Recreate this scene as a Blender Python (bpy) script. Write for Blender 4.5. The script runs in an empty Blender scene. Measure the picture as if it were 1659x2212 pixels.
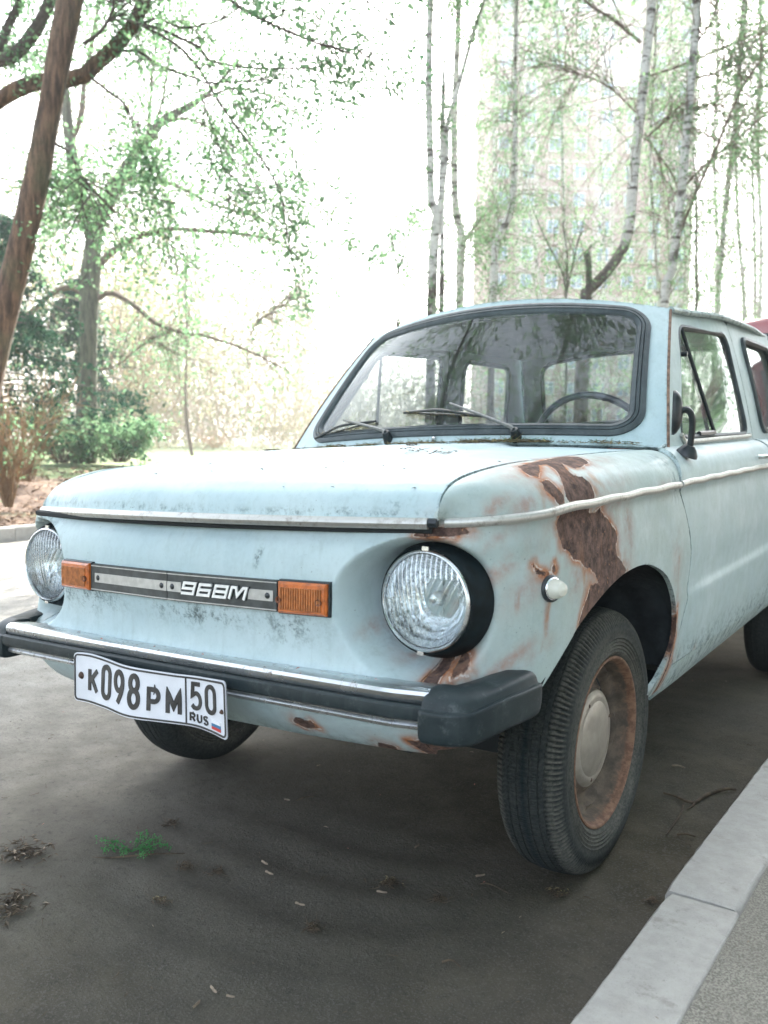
import bpy, math, random
import numpy as np
from mathutils import Vector, Matrix

scene = bpy.context.scene
COL = scene.collection
R_ = math.radians

# ------------------------------------------------------------------ camera
CAM = np.array([1.41656646, -1.99027019, 1.00082684])
CR = np.array([0.82366157, 0.56684592, 0.01635004])
CU = np.array([-0.05690104, 0.05392555, 0.99692242])
CF = np.array([-0.56421972, 0.82205701, -0.07667053])
cam_data = bpy.data.cameras.new('camera')
cam = bpy.data.objects.new('camera', cam_data)
COL.objects.link(cam)
cam.matrix_world = Matrix(((CR[0], CU[0], -CF[0], CAM[0]), (CR[1], CU[1], -CF[1], CAM[1]),
                           (CR[2], CU[2], -CF[2], CAM[2]), (0, 0, 0, 1)))
cam_data.sensor_fit = 'VERTICAL'
cam_data.sensor_height = 36.0
cam_data.lens = 31.229
cam_data.clip_start = 0.05
cam_data.clip_end = 2000
cam_data.dof.use_dof = True
cam_data.dof.focus_distance = 2.05
cam_data.dof.aperture_fstop = 4.8
scene.camera = cam

# ------------------------------------------------------------------ light
SUN_AZ = R_(25)      # left of +y
SUN_EL = R_(38)
sun_dir = np.array([-math.sin(SUN_AZ) * math.cos(SUN_EL), math.cos(SUN_AZ) * math.cos(SUN_EL), math.sin(SUN_EL)])
world = bpy.data.worlds.new("World")
scene.world = world
world.use_nodes = True
wn = world.node_tree
bg = wn.nodes['Background']
sky = wn.nodes.new('ShaderNodeTexSky')
sky.sky_type = 'NISHITA'
sky.sun_disc = False
sky.sun_elevation = SUN_EL
sky.sun_rotation = -SUN_AZ
sky.dust_density = 3.0
sky.air_density = 1.0
sky.ozone_density = 1.5
hsv = wn.nodes.new('ShaderNodeHueSaturation')      # hazy, milky sky
hsv.inputs['Saturation'].default_value = .50
wn.links.new(sky.outputs[0], hsv.inputs['Color'])
wn.links.new(hsv.outputs[0], bg.inputs[0])
bg.inputs[1].default_value = 0.14
sl = bpy.data.lights.new('sun', 'SUN')
sl.energy = 5.0
sl.angle = R_(0.53)
sl.color = (1.0, 0.95, 0.86)
so = bpy.data.objects.new('sun', sl)
COL.objects.link(so)
so.rotation_euler = Vector(sun_dir).to_track_quat('Z', 'Y').to_euler()
so.location = (0, 0, 30)
vs = scene.view_settings
scene.display_settings.display_device = 'sRGB'
vs.view_transform = 'Standard'
vs.look = 'None'
vs.gamma = 1.0
vs.use_curve_mapping = False
vs.exposure = 2.68

# ------------------------------------------------------------------ helpers
def unit(v):
    n = np.linalg.norm(v, axis=-1, keepdims=True)
    return v / np.maximum(n, 1e-9)

def at(px, py, dist=None, z=None, y=None):
    """world point on the sight line through a photograph point (1659 x 2212 frame), at a distance / height / depth"""
    d = CF + CR * (px - 829.5) / 1918.86 - CU * (py - 1106) / 1918.86
    if z is not None:
        t = (z - CAM[2]) / d[2]
    elif y is not None:
        t = (y - CAM[1]) / d[1]
    else:
        t = dist
    return CAM + d * t

def props(o, label=None, cat=None, group=None, kind=None):
    if label: o['label'] = label
    if cat: o['category'] = cat
    if group: o['group'] = group
    if kind: o['kind'] = kind
    return o

def empty(name, loc=(0, 0, 0), **k):
    o = bpy.data.objects.new(name, None)
    COL.objects.link(o)
    o.location = loc
    o.empty_display_size = 0.1
    return props(o, **k)

def make_mesh(name, V, F, smooth=True, attrs=None, sharp=32):
    V = np.asarray(V, dtype=np.float32).reshape(-1, 3)
    me = bpy.data.meshes.new(name)
    if isinstance(F, np.ndarray) and F.ndim == 2:
        nf, k = F.shape
        me.vertices.add(len(V)); me.vertices.foreach_set('co', V.ravel())
        me.loops.add(nf * k); me.loops.foreach_set('vertex_index', F.astype(np.int32).ravel())
        me.polygons.add(nf)
        me.polygons.foreach_set('loop_start', (np.arange(nf) * k).astype(np.int32))
        me.update(calc_edges=True)
    else:
        me.from_pydata(V.tolist(), [], [list(map(int, f)) for f in F])
    me.validate()
    if attrs:
        for k, a in attrs.items():
            at_ = me.attributes.new(k, 'FLOAT', 'POINT')
            at_.data.foreach_set('value', np.asarray(a, dtype=np.float32).ravel())
    if smooth:
        me.polygons.foreach_set('use_smooth', np.ones(len(me.polygons), dtype=bool))
        if sharp:
            me.set_sharp_from_angle(angle=R_(sharp))
    else:
        me.polygons.foreach_set('use_smooth', np.zeros(len(me.polygons), dtype=bool))
    me.update()
    return me

def obj(name, V, F, mat=None, parent=None, **k):
    pk = {q: k.pop(q) for q in ('label', 'cat', 'group', 'kind') if q in k}
    me = make_mesh(name, V, F, **k)
    o = bpy.data.objects.new(name, me)
    if mat: me.materials.append(mat)
    COL.objects.link(o)
    if parent: o.parent = parent
    return props(o, **pk)

class MB:
    """collects simple pieces into one mesh"""
    def __init__(s): s.V = []; s.F = []; s.n = 0
    def add(s, V, F):
        V = np.asarray(V, float).reshape(-1, 3)
        s.V.append(V); s.F += [[int(i) + s.n for i in f] for f in F]; s.n += len(V); return s
    def box(s, lo, hi, rot=None, loc=None):
        (a, b, c), (d, e, f) = lo, hi
        V = np.array([[a,b,c],[d,b,c],[d,e,c],[a,e,c],[a,b,f],[d,b,f],[d,e,f],[a,e,f]], float)
        if rot is not None: V = V @ np.array(rot).T
        if loc is not None: V = V + np.array(loc)
        return s.add(V, [(0,3,2,1),(4,5,6,7),(0,1,5,4),(1,2,6,5),(2,3,7,6),(3,0,4,7)])
    def tube(s, P, r, n=8, caps=True, flat=None):
        V, F = tube(P, r, n, caps, flat); return s.add(V, F)
    def lathe(s, prof, origin, axis, n=32, close=False):
        V, F = lathe(prof, origin, axis, n, close); return s.add(V, F)
    def build(s, name, mat=None, parent=None, **k):
        V = np.concatenate(s.V)
        if k.pop('body', False): V = b2w(V)
        return obj(name, V, s.F, mat, parent, **k)

def frames(P):
    P = np.asarray(P, float)
    T = np.gradient(P, axis=0); T = unit(T)
    ref = np.array([0, 0, 1.0])
    if abs(T[0] @ ref) > 0.9: ref = np.array([1.0, 0, 0])
    N = [unit(np.cross(T[0], np.cross(ref, T[0])))]
    for i in range(1, len(P)):
        n = N[-1] - T[i] * (N[-1] @ T[i])
        N.append(unit(n))
    N = np.array(N); B = np.cross(T, N)
    return T, N, B

def tube(P, r, n=8, caps=True, flat=None):
    P = np.asarray(P, float); m = len(P)
    r = np.broadcast_to(np.asarray(r, float), (m,))
    T, N, B = frames(P)
    a = np.linspace(0, 2 * np.pi, n, endpoint=False)
    fy = flat if flat else 1.0
    V = P[:, None] + r[:, None, None] * (np.cos(a)[None, :, None] * N[:, None] * fy + np.sin(a)[None, :, None] * B[:, None])
    V = V.reshape(-1, 3)
    F = []
    for i in range(m - 1):
        for j in range(n):
            F.append((i*n+j, i*n+(j+1) % n, (i+1)*n+(j+1) % n, (i+1)*n+j))
    if caps:
        F.append(tuple(range(n))[::-1]); F.append(tuple((m-1)*n+j for j in range(n)))
    return V, F

def lathe(prof, origin, axis, n=32, close=False):
    """prof = [(radius, along)], axis = unit vector"""
    axis = unit(np.array(axis, float)); ref = np.array([0, 0, 1.0]) if abs(axis[2]) < .9 else np.array([1.0, 0, 0])
    e1 = unit(np.cross(ref, axis)); e2 = np.cross(axis, e1)
    prof = np.array(prof, float); m = len(prof)
    a = np.linspace(0, 2*np.pi, n, endpoint=False)
    V = (np.array(origin)[None, None] + prof[:, None, 1:2] * axis[None, None]
         + prof[:, None, 0:1] * (np.cos(a)[None, :, None] * e1 + np.sin(a)[None, :, None] * e2)).reshape(-1, 3)
    F = []
    for i in range(m - 1 + (1 if close else 0)):
        i2 = (i + 1) % m
        for j in range(n):
            F.append((i*n+j, i*n+(j+1) % n, i2*n+(j+1) % n, i2*n+j))
    return V, F

def sweep(path, prof, out=None, closed=False, cap=True):
    """sweep a 2D profile [(outward, up)] along a horizontal-ish path; out = outward unit vectors"""
    path = np.asarray(path, float); prof = np.asarray(prof, float)
    m, k = len(path), len(prof)
    if out is None:
        T = unit(np.gradient(path, axis=0)); out = unit(np.cross(T, np.array([0, 0, 1.0])))
    up = np.array([0, 0, 1.0])
    V = (path[:, None] + prof[None, :, 0:1] * out[:, None] + prof[None, :, 1:2] * up).reshape(-1, 3)
    F = []
    kk = k if closed else k - 1
    for i in range(m - 1):
        for j in range(kk):
            j2 = (j + 1) % k
            F.append((i*k+j, i*k+j2, (i+1)*k+j2, (i+1)*k+j))
    if closed and cap:
        F.append(tuple(range(k))[::-1]); F.append(tuple((m-1)*k+j for j in range(k)))
    return V, F

def smooth_line(P, n=60, closed=False):
    """Catmull-Rom through points"""
    P = np.asarray(P, float)
    if closed:
        Q = np.vstack([P[-1], P, P[0], P[1]]); segs = len(P)
    else:
        Q = np.vstack([2*P[0]-P[1], P, 2*P[-1]-P[-2]]); segs = len(P)-1
    t = np.linspace(0, segs, n, endpoint=not closed)
    i = np.minimum(t.astype(int), segs-1); f = (t - i)[:, None]
    a, b, c, d = Q[i], Q[i+1], Q[i+2], Q[i+3]
    return 0.5*((2*b) + (c-a)*f + (2*a-5*b+4*c-d)*f**2 + (-a+3*b-3*c+d)*f**3)

def sstep(a, b, x):
    t = np.clip((x-a)/(b-a), 0, 1); return t*t*(3-2*t)

def poly_sdf(poly, X, Y):
    """signed distance, negative inside the polygon"""
    poly = np.asarray(poly, float); X = np.asarray(X, float); Y = np.asarray(Y, float)
    d = np.full(X.shape, 1e9); inside = np.zeros(X.shape, bool)
    n = len(poly)
    for i in range(n):
        ax, ay = poly[i]; bx, by = poly[(i+1) % n]
        ex, ey = bx-ax, by-ay; L = ex*ex+ey*ey+1e-12
        t = np.clip(((X-ax)*ex+(Y-ay)*ey)/L, 0, 1)
        d = np.minimum(d, (X-ax-t*ex)**2+(Y-ay-t*ey)**2)
        if abs(by-ay) > 1e-12:
            c = ((ay > Y) != (by > Y)) & (X < (bx-ax)*(Y-ay)/(by-ay)+ax)
            inside ^= c
    d = np.sqrt(d)
    return np.where(inside, -d, d)

def panel_grid(fn, u, v, sdf=None):
    """fn(U,V)->(...,3) ; sdf(U,V,P): keep where > 0. returns V, F(n,4)"""
    U, W = np.meshgrid(u, v, indexing='ij')
    P = fn(U, W)
    nu, nv = U.shape
    idx = np.arange(nu*nv).reshape(nu, nv)
    F = np.stack([idx[:-1, :-1], idx[1:, :-1], idx[1:, 1:], idx[:-1, 1:]], -1).reshape(-1, 4)
    if sdf is not None:
        du, dv = (u[-1]-u[0])/(nu-1)*.25, (v[-1]-v[0])/(nv-1)*.25
        S = sdf(U, W, P).ravel()
        keep = (S[F] > 0).any(1)
        F = F[keep]
        used = np.zeros(nu*nv, bool); used[F.ravel()] = True
        mv = used & (S <= 0)
        Uf, Wf = U.ravel().copy(), W.ravel().copy()
        um, wm = Uf[mv], Wf[mv]
        for _ in range(4):
            s0 = sdf(um, wm, fn(um, wm)); su = sdf(um+du, wm, fn(um+du, wm)); sv = sdf(um, wm+dv, fn(um, wm+dv))
            gu, gv = (su-s0), (sv-s0); g2 = gu*gu+gv*gv+1e-12
            k = np.clip(-s0/g2, -6/np.sqrt(g2), 6/np.sqrt(g2))
            um = um+k*gu*du; wm = wm+k*gv*dv
        Uf[mv], Wf[mv] = um, wm
        P = fn(Uf, Wf)
        remap = -np.ones(nu*nv, int); ids = np.where(used)[0]; remap[ids] = np.arange(len(ids))
        return P.reshape(-1, 3)[ids], remap[F]
    return P.reshape(-1, 3), F

def add_rim(V, F, depth, inward=None):
    """turn the open edges of a panel inward so the sheet metal shows thickness"""
    F = np.asarray(F)
    E = np.concatenate([F[:, [0, 1]], F[:, [1, 2]], F[:, [2, 3]], F[:, [3, 0]]])
    key = np.sort(E, 1); k = key[:, 0].astype(np.int64)*(len(V)+1)+key[:, 1]
    uq, inv, cnt = np.unique(k, return_inverse=True, return_counts=True)
    B = E[cnt[inv] == 1]
    # vertex normals
    P = V[F]; fn_ = np.cross(P[:, 2]-P[:, 0], P[:, 3]-P[:, 1])
    N = np.zeros_like(V)
    for j in range(4): np.add.at(N, F[:, j], fn_)
    N = unit(N)
    b = np.unique(B)
    m = {int(x): len(V)+i for i, x in enumerate(b)}
    nb = V[b]-N[b]*depth
    F2 = np.array([[e[1], e[0], m[int(e[0])], m[int(e[1])]] for e in B])
    return np.vstack([V, nb]), np.vstack([F, F2]), b

LIFT, PIT, ROL = 0.0760189, 0.0327395, 0.0313007
def b2w(P):
    """car-body frame -> world: the shell sits lifted, a little nose-down and leaning on its springs"""
    P = np.array(P, float)
    P[..., 2] += LIFT+PIT*P[..., 1]+ROL*P[..., 0]
    return P
def mir(P):
    P = np.array(P, float); P[..., 0] *= -1; return P
# ------------------------------------------------------------------ materials
class NT:
    def __init__(s, name):
        s.m = bpy.data.materials.new(name); s.m.use_nodes = True
        s.t = s.m.node_tree; s.t.nodes.clear()
        s.out = s.t.nodes.new('ShaderNodeOutputMaterial')
    def n(s, typ, **k):
        nd = s.t.nodes.new(typ)
        for a, b in k.items():
            if a == 'inp':
                for q, w in b.items():
                    if isinstance(w, bpy.types.NodeSocket): s.t.links.new(w, nd.inputs[q])
                    else: nd.inputs[q].default_value = w
            else: setattr(nd, a, b)
        return nd
    def coord(s): return s.n('ShaderNodeTexCoord').outputs['Object']
    def noise(s, scale, detail=4, rough=.55, vec=None, dist=0.0, sc3=None):
        v = vec or s.coord()
        if sc3: v = s.n('ShaderNodeMapping', inp={'Vector': v, 'Scale': sc3}).outputs[0]
        return s.n('ShaderNodeTexNoise', inp={'Vector': v, 'Scale': scale, 'Detail': detail, 'Roughness': rough, 'Distortion': dist}).outputs['Fac']
    def ramp(s, f, a, b, c0=0.0, c1=1.0):
        return s.n('ShaderNodeMapRange', interpolation_type='SMOOTHSTEP', inp={'Value': f, 'From Min': a, 'From Max': b, 'To Min': c0, 'To Max': c1}).outputs[0]
    def math(s, op, a, b=0.0, clamp=False):
        nd = s.n('ShaderNodeMath', operation=op, use_clamp=clamp)
        for i, w in enumerate((a, b)):
            if isinstance(w, bpy.types.NodeSocket): s.t.links.new(w, nd.inputs[i])
            else: nd.inputs[i].default_value = w
        return nd.outputs[0]
    def mix(s, f, a, b, mode='MIX'):
        nd = s.n('ShaderNodeMix', data_type='RGBA', blend_type=mode)
        for i, w in ((0, f), (6, a), (7, b)):
            if isinstance(w, bpy.types.NodeSocket): s.t.links.new(w, nd.inputs[i])
            else: nd.inputs[i].default_value = (*w, 1) if isinstance(w, tuple) else w
        return nd.outputs[2]
    def attr(s, name): return s.n('ShaderNodeAttribute', attribute_name=name).outputs['Fac']
    def bump(s, h, strength=.3, dist=.002):
        return s.n('ShaderNodeBump', inp={'Height': h, 'Strength': strength, 'Distance': dist}).outputs[0]
    def pbr(s, color, rough=.5, metal=0.0, normal=None, **k):
        nd = s.n('ShaderNodeBsdfPrincipled')
        ins = {'Base Color': color, 'Roughness': rough, 'Metallic': metal}
        if normal is not None: ins['Normal'] = normal
        ins.update(k)
        for q, w in ins.items():
            if isinstance(w, bpy.types.NodeSocket): s.t.links.new(w, nd.inputs[q])
            else: nd.inputs[q].default_value = (*w, 1) if isinstance(w, tuple) and len(w) == 3 else w
        s.t.links.new(nd.outputs[0], s.out.inputs[0]); return nd
    def done(s, shader=None):
        if shader is not None: s.t.links.new(shader, s.out.inputs[0])
        return s.m

def simple(name, col, rough=.5, metal=0., vary=.25, scale=30, bump=.15, bd=.001, **k):
    t = NT(name); f = t.noise(scale, 5)
    c = t.mix(t.ramp(f, .3, .7), tuple(x*(1-vary) for x in col), tuple(min(1, x*(1+vary)) for x in col))
    t.pbr(c, rough, metal, t.bump(t.noise(scale*4, 4), bump, bd), **k)
    return t.done()

M = {}
def paint():
    t = NT('faded_blue_paint')
    big = t.noise(3.2, 5, .6); mid = t.noise(14, 6, .65); fine = t.noise(90, 4, .7); spk = t.noise(260, 2, .5)
    col = t.mix(t.ramp(big, .3, .7), (.355, .475, .505), (.455, .560, .580))
    col = t.mix(t.math('MULTIPLY', t.ramp(mid, .45, .75), .4), col, (.45, .57, .57))
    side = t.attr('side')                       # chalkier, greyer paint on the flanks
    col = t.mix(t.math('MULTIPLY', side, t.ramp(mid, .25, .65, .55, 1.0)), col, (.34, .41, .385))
    # primer / pinkish bare stains around rust
    rd = t.attr('rustd'); nz = t.noise(38, 8, .68); nz2 = t.noise(11, 6, .6)
    stain = t.math('MULTIPLY', t.attr('stain'), t.ramp(nz2, .32, .54))
    col = t.mix(t.math('MULTIPLY', stain, t.ramp(nz, .35, .6, .45, 1.0)), col, (.33, .195, .15))
    dr = t.math('MULTIPLY', t.attr('drip'), t.ramp(t.noise(28, 5, .7, sc3=(1, 1, .25)), .35, .60))
    col = t.mix(t.math('MULTIPLY', dr, .85), col, t.mix(t.ramp(fine, .3, .7), (.28, .12, .045), (.36, .19, .10)))
    # soot/moss grime
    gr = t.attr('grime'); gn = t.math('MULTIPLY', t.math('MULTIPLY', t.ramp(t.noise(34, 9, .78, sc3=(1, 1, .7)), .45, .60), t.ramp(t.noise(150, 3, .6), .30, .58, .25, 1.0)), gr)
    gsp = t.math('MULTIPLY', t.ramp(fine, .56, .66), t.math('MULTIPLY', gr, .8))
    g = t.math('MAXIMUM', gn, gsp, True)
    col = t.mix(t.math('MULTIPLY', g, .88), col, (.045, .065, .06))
    # small chips and freckles everywhere
    chips = t.math('MULTIPLY', t.ramp(spk, .70, .74), t.ramp(mid, .45, .6))
    col = t.mix(t.math('MULTIPLY', chips, .8), col, (.07, .06, .05))
    # fine vertical run-off streaks
    st = t.ramp(t.noise(60, 3, .5, sc3=(1, 1, .05)), .55, .75)
    col = t.mix(t.math('MULTIPLY', st, .22), col, (.25, .31, .31))
    # orange rust fringe, bare brown steel inside the outline
    rdn = t.math('ADD', rd, t.math('MULTIPLY', t.math('SUBTRACT', nz, .5), .020))
    fringe = t.math('MULTIPLY', t.ramp(rdn, .021, .0), t.ramp(t.noise(17, 4, .6), .38, .58, .15, 1.0))
    col = t.mix(fringe, col, t.mix(t.ramp(fine, .3, .7), (.27, .085, .028), (.42, .20, .10)))
    bare_c = t.mix(t.ramp(t.noise(45, 7, .75), .36, .64), (.040, .025, .022), (.155, .095, .075))
    bare_c = t.mix(t.math('MULTIPLY', t.ramp(t.noise(75, 5, .7), .60, .68), .8), bare_c, (.33, .17, .09))
    bare_c = t.mix(t.math('MULTIPLY', t.ramp(t.noise(22, 5, .7, sc3=(1, 1, .2)), .5, .7), .5), bare_c, (.24, .12, .07))
    bare = t.ramp(rdn, .0012, -.0012)
    col = t.mix(bare, col, bare_c)
    lip = t.math('MULTIPLY', t.math('MULTIPLY', t.ramp(rdn, .0005, .0022), t.ramp(rdn, .0050, .0030)), t.ramp(t.noise(30, 4, .6), .45, .6))
    col = t.mix(t.math('MULTIPLY', lip, .75), col, (.58, .56, .52))      # lifted paint edge
    rusty = t.math('MAXIMUM', t.math('MAXIMUM', bare, fringe), t.math('MULTIPLY', stain, .7), True)
    rough = t.ramp(rusty, 0, 1, .46, .88)
    rough = t.math('ADD', rough, t.math('MULTIPLY', g, .4), True)
    rough = t.math('ADD', rough, t.ramp(mid, .3, .7, 0, .16), True)
    h = t.math('ADD', t.math('MULTIPLY', bare, -1.0), t.math('MULTIPLY', t.math('MULTIPLY', rusty, fine), .5))
    h = t.math('ADD', h, t.math('MULTIPLY', t.noise(7, 3, .5), .5))
    h = t.math('ADD', h, t.math('MULTIPLY', fine, .05))
    t.pbr(col, rough, 0.0, t.bump(h, .65, .0028), **{'Coat Weight': t.ramp(rusty, 0, .4, .07, 0.0), 'Coat Roughness': .12, 'Specular IOR Level': .36})
    return t.done()
M['paint'] = paint()

def chrome():
    t = NT('pitted_chrome')
    f = t.noise(70, 6, .7); b = t.noise(9, 4)
    dirt = t.math('MULTIPLY', t.ramp(f, .52, .68), t.ramp(b, .35, .65))
    c = t.mix(dirt, (.62, .65, .66), (.16, .12, .09))
    t.pbr(c, t.ramp(b, .2, .8, .16, .38), t.ramp(dirt, 0, 1, .95, .2), t.bump(f, .12, .001))
    return t.done()
M['chrome'] = chrome()
def alu():
    t = NT('weathered_trim')
    f = t.noise(80, 6, .7); b = t.noise(13, 4)
    dirt = t.math('MULTIPLY', t.ramp(f, .45, .7), t.ramp(b, .3, .7))
    c = t.mix(dirt, (.50, .50, .47), (.17, .13, .10))
    t.pbr(c, .42, t.ramp(dirt, 0, 1, .75, .1), t.bump(f, .25, .001))
    return t.done()
M['trim'] = alu()
def rubber(name, a, b, rough=.62):
    t = NT(name)
    f = t.noise(16, 6, .7); s = t.ramp(t.noise(70, 4, .6, sc3=(1, 1, .12)), .55, .75)
    c = t.mix(t.ramp(f, .3, .75), a, b)
    c = t.mix(t.math('MULTIPLY', s, .22), c, (.06, .075, .075))
    c = t.mix(t.math('MULTIPLY', t.ramp(t.noise(34, 8, .8), .54, .66), .5), c, (.085, .10, .10))
    t.pbr(c, rough, 0., t.bump(t.noise(180, 3), .2, .0008), **{'Specular IOR Level': .35})
    return t.done()
M['rubber'] = rubber('bumper_rubber', (.006, .014, .017), (.021, .032, .035), .5)
M['seal'] = rubber('window_seal_rubber', (.028, .040, .044), (.060, .078, .084), .5)
M['black'] = simple('sooty_black_metal', (.004, .009, .011), .65, 0, .5, 40, .4, **{'Specular IOR Level': .2})
M['dark'] = simple('underbody_black', (.008, .012, .013), .85, 0, .4, 12, .2)
M['plastic'] = simple('black_plastic', (.014, .02, .023), .38, 0, .2, 60, .1)

def tyre_mat():
    t = NT('dusty_tyre')
    f = t.noise(14, 7, .7); g = t.noise(120, 4, .7)
    d = t.math('MULTIPLY', t.attr('dust'), t.ramp(f, .2, .7, .55, 1.0))
    c = t.mix(t.ramp(g, .3, .7), (.004, .009, .011), (.010, .017, .020))
    c = t.mix(t.math('MULTIPLY', d, t.ramp(g, .3, .7, .4, .9)), c, (.120, .115, .095))
    t.pbr(c, .8, 0, t.bump(g, .25, .001), **{'Specular IOR Level': .15})
    return t.done()
M['tyre'] = tyre_mat()
def rustrim():
    t = NT('rusty_wheel_steel')
    f = t.noise(26, 8, .72); g = t.noise(9, 4); r = t.attr('rimrust')
    c = t.mix(t.ramp(f, .35, .65), (.050, .038, .028), (.115, .088, .062))
    k = t.math('MULTIPLY', t.ramp(t.math('ADD', t.math('MULTIPLY', f, .6), t.math('MULTIPLY', r, .55)), .45, .65), 1.0)
    c = t.mix(k, c, t.mix(t.ramp(t.noise(60, 5, .7), .35, .65), (.10, .048, .028), (.20, .11, .065)))
    t.pbr(c, .8, 0, t.bump(f, .6, .002))
    return t.done()
M['rim'] = rustrim()
M['hubcap'] = simple('dusty_hubcap', (.30, .27, .225), .42, .45, .15, 26, .1)

def glass(name, tint=(.86, .92, .92), rough=.015, haze=.05, refl=1.0, streak=False):
    t = NT(name)
    g = t.n('ShaderNodeBsdfGlossy', inp={'Roughness': rough, 'Color': (.94, 1, .96, 1)})
    tr = t.n('ShaderNodeBsdfTransparent', inp={'Color': (*tint, 1)})
    dif = t.n('ShaderNodeBsdfDiffuse', inp={'Color': (.42, .43, .40, 1)})
    fr = t.n('ShaderNodeFresnel', inp={'IOR': 1.62})
    f = t.math('MULTIPLY', fr.outputs[0], refl, True)
    nz = t.noise(5, 6, .6)
    hz = t.ramp(nz, .3, .75, haze*.4, haze*1.8)
    if streak:
        s = t.ramp(t.noise(26, 3, .5, sc3=(1, .3, .05)), .52, .72)
        hz = t.math('ADD', hz, t.math('MULTIPLY', s, haze*.6))
    m1 = t.n('ShaderNodeMixShader'); t.t.links.new(hz, m1.inputs[0]); t.t.links.new(tr.outputs[0], m1.inputs[1]); t.t.links.new(dif.outputs[0], m1.inputs[2])
    m2 = t.n('ShaderNodeMixShader'); t.t.links.new(f, m2.inputs[0]); t.t.links.new(m1.outputs[0], m2.inputs[1]); t.t.links.new(g.outputs[0], m2.inputs[2])
    return t.done(m2.outputs[0])
M['windscreen'] = glass('windscreen_glass', (.93, .96, .96), .02, .06, 1.0, True)
M['rearglass'] = glass('rear_window_glass', (.78, .82, .81), .03, .16, .8)
M['wiper_arm'] = simple('grey_wiper_metal', (.13, .14, .14), .4, .5, .3, 60)
M['sideglass'] = glass('side_window_glass', (.50, .54, .53), .03, .30, .85)
def lens_glass():
    t = NT('fluted_headlight_glass')
    fl = t.attr('flute')
    bmp = t.bump(t.math('ADD', fl, t.math('MULTIPLY', t.noise(40, 3), .2)), .8, .0022)
    g = t.n('ShaderNodeBsdfGlossy', inp={'Color': (.95, .98, 1, 1), 'Roughness': .04, 'Normal': bmp})
    r = t.n('ShaderNodeBsdfRefraction', inp={'Color': (.93, .97, .97, 1), 'Roughness': .03, 'IOR': 1.12, 'Normal': bmp})
    tr = t.n('ShaderNodeBsdfTransparent', inp={'Color': (.86, .91, .91, 1)})
    d = t.n('ShaderNodeBsdfDiffuse', inp={'Color': (.40, .40, .36, 1)})
    def mx(f, a, b):
        m = t.n('ShaderNodeMixShader'); 
        if isinstance(f, float): m.inputs[0].default_value = f
        else: t.t.links.new(f, m.inputs[0])
        t.t.links.new(a, m.inputs[1]); t.t.links.new(b, m.inputs[2]); return m.outputs[0]
    base = mx(.45, tr.outputs[0], r.outputs[0])
    base = mx(t.math('MULTIPLY', t.ramp(t.noise(16, 6, .7), .45, .8), .22), base, d.outputs[0])
    edge = t.math('MULTIPLY', t.ramp(fl, .80, 1.0), .30)
    base = mx(edge, base, g.outputs[0])
    fr = t.n('ShaderNodeFresnel', inp={'IOR': 1.5, 'Normal': bmp})
    return t.done(mx(fr.outputs[0], base, g.outputs[0]))
M['lens'] = lens_glass()
M['reflector'] = simple('headlight_reflector', (.86, .88, .89), .05, 1.0, .06, 9, .9, .006)
def amber():
    t = NT('amber_lens_plastic')
    f = t.noise(60, 5, .7)
    c = t.mix(t.ramp(f, .4, .7), (.62, .155, .028), (.30, .075, .02))
    t.pbr(c, .3, 0, t.bump(f, .15, .001), **{'Transmission Weight': .15, 'Coat Weight': .35, 'IOR': 1.49})
    return t.done()
M['amber'] = amber()
M['amber_dark'] = simple('amber_recess', (.12, .035, .012), .6, 0, .4, 60)
M['amber_rib'] = simple('amber_rib_grime', (.42, .16, .055), .35, 0, .3, 90)
M['silver'] = simple('badge_silver', (.42, .43, .42), .45, .55, .12, 60)
M['letters'] = simple('badge_letters', (.72, .74, .74), .35, .3, .08, 60)
M['badge'] = simple('badge_graphite', (.05, .058, .058), .5, .2, .3, 40)
M['plate'] = simple('plate_white', (.66, .68, .72), .38, 0, .05, 20, .15)
M['plate_ink'] = simple('plate_black_ink', (.035, .035, .033), .5, 0, .5, 30)
M['white'] = simple('milky_lamp_plastic', (.60, .60, .52), .3, 0, .08, 25, .05, **{'Coat Weight': .3})
M['flag_white'] = simple('flag_white', (.75, .76, .78), .4, 0, .03)
M['flag_blue'] = simple('flag_blue', (.04, .17, .32), .4, 0, .05)
M['flag_red'] = simple('flag_red', (.50, .05, .04), .4, 0, .05)
M['bolt'] = simple('rusty_bolt', (.09, .055, .04), .6, .4, .4, 80)
M['seat'] = simple('seat_vinyl', (.11, .11, .12), .6, 0, .2, 20)
M['redseat'] = simple('seat_cover_red', (.45, .12, .07), .8, 0, .2, 20)
M['headliner'] = simple('headliner', (.22, .23, .24), .9, 0, .15, 10)
M['wheel_rim_blue'] = simple('steering_wheel_plastic', (.02, .035, .06), .35, 0, .2, 40)
M['inner'] = simple('wheel_well_dirt', (.012, .017, .019), .95, 0, .7, 9, .8, .006)
# ------------------------------------------------------------------ the parked car
def table(T, n=400):
    T = np.array(T, float); Q = smooth_line(T, n); o = np.argsort(Q[:, 0]); return Q[o]
_SX = table([(.16, .640), (.20, .672), (.24, .700), (.30, .724), (.38, .738), (.44, .744), (.50, .7485), (.58, .7495), (.66, .747), (.73, .741), (.77, .737), (.785, .740), (.80, .7445), (.82, .744)])
_Y0 = table([(.20, -.45), (.31, -.565), (.335, -.61), (.36, -.645), (.40, -.680), (.45, -.698), (.49, -.700), (.52, -.694), (.56, -.694), (.61, -.703), (.65, -.704), (.70, -.700), (.735, -.690), (.758, -.676), (.775, -.668), (.80, -.664)])
_DS = table([(.20, .40), (.309, .402), (.321, .388), (.351, .383), (.418, .415), (.48, .446), (.503, .440), (.56, .455), (.608, .462), (.659, .447), (.72, .415), (.771, .378), (.797, .352), (.82, .35)])
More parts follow.
